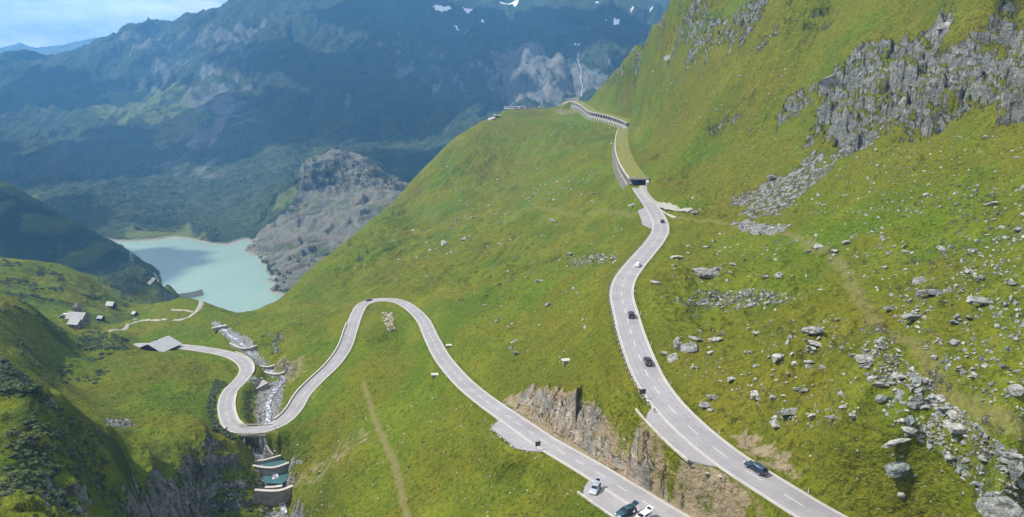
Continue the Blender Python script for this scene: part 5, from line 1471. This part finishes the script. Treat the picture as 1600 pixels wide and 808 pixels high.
# ------------------------------------------------------------------ rocks
def rockmat(name, lo, mid_, hi_, sc_=.9):
    m, n, b = mat(name, .9); k = NB(n); p = k.tc()
    v = k.g.outputs['Position']
    c = k.ramp(k.noise(v, sc_, 7, .68, .4), [(.32, lo), (.48, mid_), (.66, hi_)])
    st_ = k.pos((.5, .5, 3.2), (.5, .35, 0)); k.nt.links.new(v, st_.node.inputs['Vector'])
    c = k.mix(k.ramp(k.noise(st_, 1.1, 6, .7), [(.36, .75), (.48, 0.0)]), c, lo)
    c = k.mix(k.ramp(k.noise(v, sc_ * .7, 5, .7), [(.54, 0.0), (.64, .55)]), c, (.085, .095, .045))
    k.link(c, b.inputs['Base Color'])
    k.link(k.bump(k.math('ADD', k.math('ADD', k.noise(v, sc_ * 2.2, 7, .72), k.voro(v, sc_ * 1.3)), k.noise(st_, 1.4, 5, .7)), 1.0, .35), b.inputs['Normal'])
    return m
RM = [rockmat('grey_schist', (.06, .063, .06), (.20, .202, .185), (.35, .345, .315)), rockmat('pale_schist', (.12, .122, .11), (.29, .285, .255), (.44, .425, .38)), rockmat('green_schist', (.05, .062, .056), (.16, .185, .17), (.28, .30, .275)),
      rockmat('tan_schist', (.16, .13, .09), (.36, .30, .22), (.52, .46, .36))]
def rock_proto(seed, flat=.5, npts=13):
    r = np.random.default_rng(seed); bm = bmesh.new()
    for i in range(npts):
        v = r.normal(size=3); v /= np.abs(v).max() ** .6 * np.linalg.norm(v) ** .4
        bm.verts.new((v[0] * .5 * r.uniform(.85, 1.1), v[1] * .36 * r.uniform(.85, 1.1), v[2] * .5 * flat))
    res = bmesh.ops.convex_hull(bm, input=bm.verts)
    bmesh.ops.delete(bm, geom=[g for g in res['geom_interior'] if isinstance(g, bmesh.types.BMVert)], context='VERTS')
    bmesh.ops.dissolve_limit(bm, angle_limit=.22, verts=bm.verts, edges=bm.edges)
    bmesh.ops.recalc_face_normals(bm, faces=bm.faces)
    me = bpy.data.meshes.new('rock'); bm.to_mesh(me); bm.free(); return me
protos = [[rock_proto(100 * f + k, fl, 12 + k % 6) for k in range(7)] for f, fl in enumerate((.42, .7, 1.15))]
pm = {}
def pmesh(form, k, mi):
    key = (form, k % 7, mi)
    if key not in pm:
        me = protos[form][k % 7].copy(); me.materials.clear(); me.materials.append(RM[mi]); pm[key] = me
    return pm[key]
def big_rock(px, py, wpx, hpx, label, form=1, mi=0, seed=0, yaw=None, tilt=None, name='boulder', group=None, sink=.22, cat='rock'):
    q = ground(px, py + hpx * .3); d = math.sqrt(q.x ** 2 + q.y ** 2 + q.z ** 2)
    w = wpx / FPX * d; h = hpx / FPX * d
    r = random.Random(seed * 7 + int(px * 3 + py))
    me = pmesh(form, r.randrange(7), mi)
    if w > 2.2:      # break up the faces of the larger ones
        key = ('big', form, r.randrange(7), mi)
        if key not in pm:
            bm = bmesh.new(); bm.from_mesh(me)
            bmesh.ops.triangulate(bm, faces=bm.faces)
            bmesh.ops.subdivide_edges(bm, edges=bm.edges, cuts=3, use_grid_fill=True)
            off = Vector((key[2] * 3.1, form * 5.7, 1))
            for v in bm.verts:
                n1 = mnoise.cell_vector(v.co * 6 + off) - Vector((.5, .5, .5)); n2 = mnoise.noise_vector(v.co * 4 + off)
                v.co += n1 * .045 + n2 * .05
            m2 = bpy.data.meshes.new('rock'); bm.to_mesh(m2); bm.free(); m2.materials.append(RM[mi]); pm[key] = m2
        me = pm[key]
    o = bpy.data.objects.new(name, me); COL.objects.link(o)
    fl = (.42, .7, 1.15)[form]
    sx = w * 1.08; sz = max(h * (.62 if w > 1.6 else .8), w * .12) / fl
    o.scale = (sx, min(sx, h * 1.6) * r.uniform(.8, 1.2), sz)
    tl = .22 if tilt is None else tilt
    o.rotation_euler = (r.uniform(-tl, tl), r.uniform(-tl, tl), r.uniform(-.5, .5) if yaw is None else math.radians(yaw))
    o.location = (q.x, q.y, q.z + sz * fl * .5 * (1 - 2 * sink))
    tag(o, label, cat, group)
    return o
BIG = [
 (1101,424,40,24,'large pale crag with a deep black shaded side above the grey scree patch',2,0),(1120,419,16,11,'dark squat rock touching the right end of the black-shaded crag',1,0),
 (1059,533,13,38,'tall upright pale slab leaning in the rock group beside the upper road',2,1),(1051,556,17,24,'tilted pale slab at the foot of the tall upright slab',1,1),(1076,540,28,26,'dark grey block right of the tall upright slab',1,0),(1040,551,17,9,'flat pale rock left of the upright slab group',0,1),(1087,528,24,9,'broken flat rocks crowning the dark grey block',0,0),
 (1118,529,24,8,'low flat pale slab lying alone right of the upright slab group',0,1),(1129,521,8,10,'small pale stone standing on the end of the low flat slab',1,1),
 (1205,275,18,11,'dark boulder alone on the steep grass under the main cliff',1,0),(1216,557,20,20,'pale square-faced boulder on the green left of the striped rock',1,1),(1269,515,28,26,'dark striped leaning rock in the middle of the boulder field',2,0),(1273,536,24,13,'pale pointed rock just below the dark striped leaning rock',1,1),
 (1350,557,24,24,'pale rounded boulder with a dark hollow left of the trail',1,1),(1428,495,42,18,'big smooth grey boulder on the grass right of the trail',1,0),(1458,456,50,15,'long dark ledge of rock above the big smooth grey boulder',0,0),(1440,437,26,12,'grey slab above the left end of the long dark ledge',0,0),
 (1405,729,34,27,'isolated green-grey block with a dark front, low in the boulder field',1,2),(1592,732,34,46,'big flat-faced grey slab cut by the right edge of the view',1,0),(1561,792,54,36,'large low grey boulder at the bottom right corner',1,0),
 (1500,664,34,20,'large pale blue-grey slab, biggest in the boulder band beside the trail',0,1),(1482,641,24,17,'grey-green block up the band from the large blue-grey slab',1,2),(1470,622,20,17,'pale block leaning beside the upright striped rock in the boulder band',1,1),(1436,622,15,30,'upright striped rock at the upper end of the boulder band',2,0),
 (1407,688,58,12,'long thin tilted slab left of the boulder band',0,1),(1408,774,10,13,'small pyramid-shaped rock alone on the green near the road',2,1),(1563,698,24,18,'pale green-grey slab low in the boulder band near the trail',0,2),(1584,710,22,15,'pale slab right below the trail near the right edge',0,1),(1591,608,24,24,'pale boulder cut by the right edge above the trail',1,1),
 (1181,614,22,15,'pale boulder with a black shadow between the two lane bends of grass',1,1),(1143,592,14,14,'small round pale boulder near the upper road',1,1),(1114,619,20,10,'flat brownish rock above its darker neighbour near the upper road',0,0),(1104,632,20,10,'dark flat rock nearest the upper road below the brownish one',0,0),
 (1234,641,38,15,'broken dark ledge in the lower middle of the boulder field',0,0),(1270,649,14,13,'pale cube-like rock right of the broken dark ledge',1,1),(1212,661,22,14,'pale wedge-shaped rock below the broken dark ledge',1,1),(1303,651,30,8,'long low dark rock alone right of the broken ledge',0,0),
 (1115,751,26,8,'flat pale green slab on the verge beside the upper parking bay',0,2),(1058,401,20,10,'pale rock highest on the grass right of the white driving car',1,1),(1024,440,18,8,'pale low rock close to the inner side of the road curve',0,1),(1393,480,26,9,'grey flat rock at the near side of the trail bend',0,0),
 (768,184,13,10,'left one of two pale boulders on the skyline of the spur',1,1),(778,181,13,8,'right one of two pale boulders on the skyline of the spur',1,1),(1046,88,18,16,'grey rounded boulder high on the slope above the far gallery',1,0),(1086,331,11,8,'dark boulder at the end of the pale gravel strip',1,0),
 (1294,128,30,52,'sharp dark pinnacle standing at the left of the main cliff',2,0),(1475,38,24,16,'smooth pale rock slab on top of the main cliff',0,1),(1284,450,26,8,'flat pale rock group left of the trail bend',0,1),(1541,470,40,14,'grey flat rock beside the scree at the right',0,0),
 (1180,590,14,6,'small flat rock on the green strip left of the boulder field',0,1),(1375,600,24,14,'grey broken rock between the pale rounded boulder and the band',1,0),(1412,588,26,9,'flat pale ledge touching the upper left of the boulder band',0,1),(900,560,0,0,'',0,0),
 (800,533,20,8,'pale flat rock in the middle of the green slope between both roads',0,1),(797,543,20,7,'dark flat rock under the pale flat one between both roads',0,0),(843,438,20,7,'pale slab on the slope below the long stony streak',0,1),(707,357,8,5,'small dark rock standing on the old grassy terrace',1,0),
 (990,319,22,6,'grey flat rock just left of the road below the gallery',0,0),(1146,412,10,6,'small pale rock above the scree patch right of the crag',0,1),(1220,320,12,7,'pale rock on the right end of the upper boulder patch',0,1),(1110,640,10,6,'tiny pale rock below the dark flat one near the upper road',0,1)]
for k, (px, py, w, h, lab, form, mi) in enumerate(BIG):
    if w: big_rock(px, py, w, h, lab, form, mi, k)
def inpoly(P, x, y):
    c = False; n = len(P)
    for i in range(n):
        x0, y0 = P[i]; x1, y1 = P[(i + 1) % n]
        if ((y0 > y) != (y1 > y)) and x < (x1 - x0) * (y - y0) / (y1 - y0 + 1e-12) + x0: c = not c
    return c
rr = random.Random(5)
def rnd_in(P):
    xs = [p[0] for p in P]; ys = [p[1] for p in P]
    while True:
        x = rr.uniform(min(xs), max(xs)); y = rr.uniform(min(ys), max(ys))
        if inpoly(P, x, y): return x, y
def near_road(q, m):
    for R, hw in ((road_up, HWU), (road_low, HWL)):
        if np.hypot(R[:, 0] - q.x, R[:, 1] - q.y).min() < hw + m: return True
    return False
BAND = [(1345,530),(1385,525),(1430,575),(1490,630),(1545,680),(1600,715),(1600,808),(1520,770),(1480,720),(1440,690),(1385,650),(1350,590)]
FIELD = [(1240,490),(1330,500),(1350,640),(1340,690),(1200,660),(1130,600),(1060,590),(1040,540),(1080,510),(1160,500)]
RIGHT = [(1440,440),(1600,330),(1600,660),(1540,630),(1470,570),(1400,500),(1390,450)]
UPPER = [(1160,350),(1280,300),(1450,300),(1600,290),(1600,420),(1440,430),(1300,440),(1180,430),(1060,470),(1040,440),(1060,390)]
SCREEP = [(1065,475),(1100,458),(1180,452),(1240,458),(1238,472),(1150,482)]
SPURR = [(620,340),(800,300),(940,250),(985,340),(960,420),(930,560),(880,600),(790,540),(740,460),(600,440)]
TANP = [(596,489),(612,489),(615,500),(616,517),(608,518),(603,508)]
for P, n_, lo, hi_, lab, grp, mis in [(BAND,95,8,22,'in the dense boulder band below the trail','blocks of the boulder band',(0,1,1,2)), (FIELD,50,6,16,'in the grassy boulder field right of the upper road','rocks of the grassy boulder field',(0,1,1)),
                                 (RIGHT,40,7,20,'scattered on the slope right of the trail','rocks on the slope right of the trail',(0,1,1,2)), (UPPER,26,7,16,'on the high slope above the scree patch','rocks on the high slope',(0,1)), (SPURR,16,6,14,'on the green spur between the two roads','rocks on the green spur',(1,0))]:
    for k in range(n_):
        px, py = rnd_in(P); w = lo + (hi_ - lo) * rr.random() ** 2
        q = ground(px, py)
        if near_road(q, 3): continue
        fm_ = rr.choice((0, 0, 1, 2)); mi_ = rr.choice(mis)
        lb = ('small ' if w < (lo + hi_) * .38 else 'larger ') + ('grey', 'pale', 'greenish grey', 'tan')[mi_] + (' flat', ' blocky', ' upright')[fm_] + ' rock ' + lab
        big_rock(px, py, w, w * rr.uniform(.35, .85), lb, fm_, mi_, k, yaw=rr.uniform(0, 360), tilt=.4, name='rock', group=grp)
# stones set along the bays
for k, t in enumerate(np.linspace(0, 1, 11)):
    i0_, i1_ = sorted((BAYS[0][1], BAYS[0][2])); i = int(i0_ + t * (i1_ - i0_)); L = lateral(road_low)[i]
    pr = 4.6 * min(1, min(t, 1 - t) * 5.5) ** .8
    q = road_low[i, :2] - L * (HWL + .6 + pr + .3); me = pmesh(1, k, 1); o = bpy.data.objects.new('edge_stone', me); COL.objects.link(o)
    o.scale = (1.15, .8, .9); o.rotation_euler = (0, 0, math.atan2(L[1], L[0]) + 1.57 + rr.uniform(-.2, .2)); o.location = (q[0], q[1], road_low[i, 2] + .12)
    tag(o, 'pale edge stone in the row round the small bay on the lower road', 'stone', 'edge stones round the small bay')
for px, py in [(1084,728),(1104,739),(1125,744)]:
    big_rock(px, py, 9, 6, {1084: 'upper', 1104: 'middle', 1125: 'lowest'}[px] + ' of three pale stones on the outer edge of the upper parking bay', 1, 1, px)

def merged(name, items, material, mats=None):
    """items: (verts Nx3, faces list) -> one mesh"""
    V = []; F = []; n = 0; MI = []
    for v, f, mi in items:
        V.append(v); F += [tuple(a + n for a in g) for g in f]; n += len(v); MI += [mi] * len(f)
    me = bpy.data.meshes.new(name); me.from_pydata(np.concatenate(V).tolist(), [], F); me.update()
    for m in (mats or [material]): me.materials.append(m)
    me.polygons.foreach_set('material_index', MI)
    o = bpy.data.objects.new(name, me); COL.objects.link(o); o['kind'] = 'stuff'; return o
PV = []
for form in protos:
    for me in form: PV.append((np.array([v.co[:] for v in me.vertices]), [tuple(p.vertices) for p in me.polygons]))
def rot(a, b, c):
    return np.array(Matrix.Rotation(c, 3, 'Z') @ Matrix.Rotation(b, 3, 'Y') @ Matrix.Rotation(a, 3, 'X'))
items = []
CUT = [(800,625),(870,618),(930,640),(1010,685),(1090,760),(1060,768),(960,728),(880,680),(820,640)]
STRB = [(375,590),(440,590),(446,600),(440,640),(430,662),(400,662),(395,640)]
STRC = [(400,690),(430,700),(470,740),(455,760),(430,800),(480,830),(410,830),(400,760)]
WHOLE = [(1040,400),(1160,350),(1600,280),(1600,808),(1380,808),(1250,700),(1100,640),(1050,560),(1010,470)]
SLOPE = [(1020,330),(940,200),(1000,120),(1100,60),(1260,60),(1280,240),(1160,330)]
SLOPE2 = [(1180,330),(1280,245),(1400,225),(1560,200),(1600,230),(1600,300),(1300,340)]
LEFTS = [(165,655),(200,655),(212,666),(190,672),(166,664)]
LOWM = [(440,690),(700,600),(940,790),(900,808),(450,808)]
CREST2 = [(620,300),(700,225),(790,172),(870,170),(960,260),(900,320),(640,420),(540,420)]
for P, n_, lo, hi_, mis in [(BAND,2300,1.2,9,(0,1,1,2)),(SCREEP,380,1.5,8,(0,1,1)),(FIELD,600,1.2,7,(0,1)),(RIGHT,1300,1.2,9,(0,1,1,2)),(UPPER,900,1.2,7,(0,1,1)),(WHOLE,1400,1,6,(0,1,1)),(SPURR,420,1.2,7,(1,0)),(TANP,130,3,7,(3,)),(CUT,650,1,5,(0,3,3)),(STRB,120,1,4,(0,)),(STRC,300,1,5,(0,1)),
                       (SLOPE,350,1.2,5,(0,1)),(SLOPE2,500,1.2,6,(0,1)),(LEFTS,130,2,6,(1,0)),(LOWM,450,1,5,(1,1,0)),(CREST2,260,1,5,(1,0)),([(1142,348),(1225,352),(1222,362),(1160,359)],200,2,6,(1,0)),([(805,300),(935,262),(940,280),(820,325)],120,2,5,(1,0)),([(895,400),(955,395),(965,410),(900,415)],60,3,8,(1,0))]:
    for k in range(n_):
        px, py = rnd_in(P)
        if P in (BAND, RIGHT, UPPER, FIELD, WHOLE) and mnoise.noise(Vector((px * .018, py * .03, 2))) < rr.uniform(-.35, .15): continue
        q = ground(px, py)
        if near_road(q, 2.0): continue
        w = (lo + (hi_ - lo) * rr.random() ** 3) / FPX * q.length
        v, f = rr.choice(PV); s3 = np.array([w, w * rr.uniform(.7, 1.2), w * rr.uniform(.6, 1.1)])
        vv = (v * s3) @ rot(rr.uniform(-.5, .5), rr.uniform(-.5, .5), rr.uniform(0, 6.3)).T + np.array([q.x, q.y, q.z + w * .04])
        items.append((vv, f, rr.choice(mis)))
merged('loose_stones', items, None, RM)

# ------------------------------------------------------------------ shrubs and trees
def leafmat(name, a, b2):
    m, n, b = mat(name, .8); k = NB(n); k.link(k.mix(k.ramp(k.noise(k.tc(), .8, 4, .6), [(.35, 0.0), (.65, 1.0)]), a, b2), b.inputs['Base Color']); return m
LM = leafmat('shrub_leaves', (.022, .036, .010), (.060, .080, .020)); CM = leafmat('conifer_needles', (.012, .026, .012), (.035, .055, .022))
def bush(seed, n=38):
    r = random.Random(seed); V = []; F = []
    for i in range(n):
        a = r.uniform(0, 6.28); e_ = math.acos(r.uniform(0, 1)); rad = r.uniform(.6, 1.0)
        c = Vector((math.cos(a) * math.sin(e_), math.sin(a) * math.sin(e_), math.cos(e_) * .75)) * rad * .5
        t = Vector((r.uniform(-1, 1), r.uniform(-1, 1), r.uniform(-.6, .6))).normalized(); b = t.cross(c.normalized() + Vector((.1, .2, .3))).normalized(); s_ = r.uniform(.14, .24)
        k = len(V); V += [c + t * s_, c + b * s_, c - t * s_, c - b * s_]; F.append((k, k + 1, k + 2, k + 3))
    return np.array([v[:] for v in V]), F
BU = [bush(k) for k in range(6)]
items = []
LH = [(0,610),(62,612),(100,640),(140,668),(190,684),(240,706),(278,726),(250,742),(215,745),(190,808),(0,808)]
LB = [(0,472),(60,490),(105,522),(140,545),(190,555),(150,600),(60,600),(0,560)]
LC = [(335,590),(360,600),(350,640),(352,668),(372,690),(330,670),(322,640)]
LD = [(120,520),(160,515),(200,530),(195,548),(130,545)]
LE = [(0,405),(100,418),(165,458),(210,480),(150,490),(100,480),(0,470)]
LF = [(285,700),(320,690),(370,705),(390,740),(405,808),(200,808),(215,750),(260,745)]
LG = [(360,570),(380,600),(380,660),(395,650),(385,610)]
DK = [(0,560),(50,600),(60,610),(0,608)]
for P, n_, lo, hi_, thr in [(LH,1000,.5,1.6,.12),(LB,700,.8,2.2,.1),(LC,420,1,2.2,-1),(LD,180,1,2.4,-1),(LE,1000,1.0,2.8,.2),(LF,350,.5,1.4,.05),(LG,70,.6,1.4,-1),(DK,300,1,2.5,-1),([(640,480),(760,460),(800,400),(820,420),(760,500)],90,.6,1.4,.1)]:
    for k in range(n_):
        px, py = rnd_in(P); q = ground(px, py)
        if thr > -1 and mnoise.noise(Vector((q.x * .07, q.y * .05, 5))) < thr + rr.uniform(-.1, .1): continue
        if near_road(q, 1.5): continue
        if any(abs(px - bx) < bw and abs(py - by) < bh for bx, by, bw, bh in ((125, 492, 32, 20), (174, 476, 14, 9), (211, 494, 12, 14), (250, 546, 34, 14), (97, 496, 14, 8))): continue
        v, f = rr.choice(BU); w = rr.uniform(lo, hi_); a = rr.uniform(0, 6.28); ca, sa = math.cos(a), math.sin(a)
        vv = v * np.array([w * 1.3, w * 1.3, w * .8]); vv = np.stack([vv[:, 0] * ca - vv[:, 1] * sa + q.x, vv[:, 0] * sa + vv[:, 1] * ca + q.y, vv[:, 2] + q.z + .05], 1)
        items.append((vv, f, 0))
merged('dwarf_shrubs', items, LM)
def conifer(seed, tiers=7, per=9):
    r = random.Random(seed); V = []; F = []
    for t in range(tiers):
        z = .14 + .80 * t / tiers; rad = .24 * (1 - t / tiers) + .03
        for j in range(per):
            a = 6.283 * (j + r.random() * .7) / per; L_ = rad * r.uniform(.7, 1.2); w = .055 * (1.3 - t / tiers)
            k = len(V); V += [(0, 0, z + .07), (math.cos(a - w * 4) * L_ * .7, math.sin(a - w * 4) * L_ * .7, z), (math.cos(a) * L_, math.sin(a) * L_, z - .035 * r.uniform(.5, 1.5)), (math.cos(a + w * 4) * L_ * .7, math.sin(a + w * 4) * L_ * .7, z)]
            F.append((k, k + 1, k + 2, k + 3))
    k = len(V); V += [(0, 0, 1.0), (.03, 0, .86), (-.02, .03, .86), (-.02, -.03, .86)]; F += [(k, k + 1, k + 2), (k, k + 2, k + 3), (k, k + 3, k + 1)]
    return V, F
cproto = []
for k in range(4):
    e = empty('conifer', (0, 0, 0), 0, 'small dark conifer on the rocky shore right of the lake', 'tree', 'conifers on the lake shore')
    b = MB(); b.cyl((0, 0, .35), .018, .8, 'z', 7, .006); b.build('trunk', M['bark'], e)
    V, F = conifer(k); mkobj('crown', V, F, CM, e); cproto.append(e)
def farhit(px, py):
    a = far.hit(px, py); b = near.hit(px, py)
    if b is not None and b.z < -299: b = None
    c = [h for h in (a, b) if h is not None]
    return min(c, key=lambda h: h.y) if c else None
usedp = [False] * 4
for P, n_, lab in [([(402,402),(430,415),(455,425),(440,452),(420,455),(412,430)],26,'small dark conifer on the rocky shore right of the lake'), ([(430,400),(480,385),(520,395),(470,430)],14,'small dark conifer on the rocks under the grey hump'),
                   ([(200,420),(255,428),(262,440),(240,450),(200,436)],16,'small dark conifer on the knoll beside the dam'), ([(140,430),(215,470),(200,474),(165,452)],8,'small dark conifer behind the barn meadow')]:
    for k in range(n_):
        px, py = rnd_in(P); q = farhit(px, py)
        if q is None or q.z < -299: continue
        j = rr.randrange(4); o = cproto[j] if not usedp[j] else copy_tree(cproto[j]); usedp[j] = True
        h = rr.uniform(6, 12); o.location = (q.x, q.y, q.z - .3); o.scale = (h * 1.1, h * 1.1, h); o.rotation_euler = (0, 0, rr.uniform(0, 6.28)); o['label'] = lab
for j in range(4):
    if not usedp[j]:
        for c_ in list(cproto[j].children): bpy.data.objects.remove(c_)
        bpy.data.objects.remove(cproto[j])
CV = [(np.array(v), f) for v, f in (conifer(k + 20, 3, 5) for k in range(5))]
items = []
for P, n_, sh, thr in [([(0,300),(60,318),(130,356),(190,388),(222,408),(215,425),(120,425),(0,400)],2600,near,-.25),([(160,425),(200,424),(262,436),(276,460),(225,475),(170,445)],450,near,-.2),
                       ([(0,160),(200,230),(330,350),(400,350),(480,220),(650,150),(780,170),(640,290),(440,300),(380,390),(210,350),(0,280)],5200,far,-.05),([(200,345),(330,350),(400,385),(330,365),(210,360)],300,far,-.2)]:
    for k in range(n_):
        px, py = rnd_in(P); q = sh.hit(px, py)
        if q is None or q.z < -299 or (sh is near and q.y < 780) or (sh is far and q.y < 1350): continue
        if mnoise.noise(Vector((q.x * .012, q.y * .008, 9))) < thr: continue
        v, f = rr.choice(CV); h = rr.uniform(7, 14) * (1 if sh is near else 1.4)
        items.append((v * np.array([h * 1.3, h * 1.3, h]) + np.array([q.x, q.y, q.z - .5]), f, 0))
merged('forest', items, CM)

# ------------------------------------------------------------------ waterfall under the crest skyline
def waterfall(pix, w, label):
    P = [far.hit(*p) for p in pix]; P = [p for p in P if p is not None]
    R = spline(P, 6.0); V = []; F = []
    n = len(R)
    for i, p in enumerate(R):
        ww = w * (.6 + .8 * abs(mnoise.noise(Vector((i * .2, 1, 1)))) + .5 * i / n)
        z = far.at(p[0], p[1])
        V += [(p[0] - ww, p[1] - 3, z + 2.5), (p[0] + ww, p[1] - 3, z + 2.5)]
    for i in range(n - 1): F.append((2 * i, 2 * i + 1, 2 * i + 3, 2 * i + 2))
    mkobj('waterfall', V, F, M['snowwater'], None, True, 'structure')
M['snowwater'] = simple('white_water', (.55, .57, .58), .6, 0, .1, .05)
waterfall([(906,82),(903,92),(905,102),(908,112),(907,124),(910,138),(908,152)], .8, '')

# ------------------------------------------------------------------ clouds above the far mountain
def cloudmat():
    m, n, b = mat('cloud', 1.0); b.inputs['Base Color'].default_value = (.85, .85, .86, 1); b.inputs['Specular IOR Level'].default_value = 0; return m
CLM = cloudmat()
def cloud(x, y, r, seed, zc=2300):
    R_ = random.Random(seed); h = zc; ox, oy = sdir.x / sdir.z * h, sdir.y / sdir.z * h
    bm = bmesh.new()
    for k in range(9):
        a = R_.uniform(0, 6.28); d = r * R_.uniform(0, .62); s_ = r * R_.uniform(.32, .55)
        res = bmesh.ops.create_icosphere(bm, subdivisions=4, radius=s_)
        for v in res['verts']:
            n_ = mnoise.fractal(v.co * (2.2 / s_) + Vector((seed, k, 0)), .9, 2.1, 5)
            c_ = v.co * (1 + .30 * n_); c_.z *= .45
            if c_.z < -s_ * .12: c_.z = -s_ * .12 + (c_.z + s_ * .12) * .2
            v.co = c_ + Vector((math.cos(a) * d, math.sin(a) * d * .8, 0))
    me = bpy.data.meshes.new('cloud'); bm.to_mesh(me); bm.free(); me.materials.append(CLM); me.polygons.foreach_set('use_smooth', [True] * len(me.polygons))
    o = bpy.data.objects.new('cloud', me); COL.objects.link(o); o.location = (x + ox, y + oy, zc); o['kind'] = 'structure'
for k, c_ in enumerate([(-1500, 2450, 520), (-850, 2750, 620), (-300, 3450, 720), (-2350, 3500, 520), (550, 3800, 620), (350, 2250, 380), (-500, 2050, 330), (-1100, 3650, 380), (1000, 3000, 500), (-1500, 1650, 300), (-300, 4300, 500), (-2500, 2500, 500), (-1020, 1200, 230), (-120, 2800, 300)]):
    cloud(*c_, k + 1)
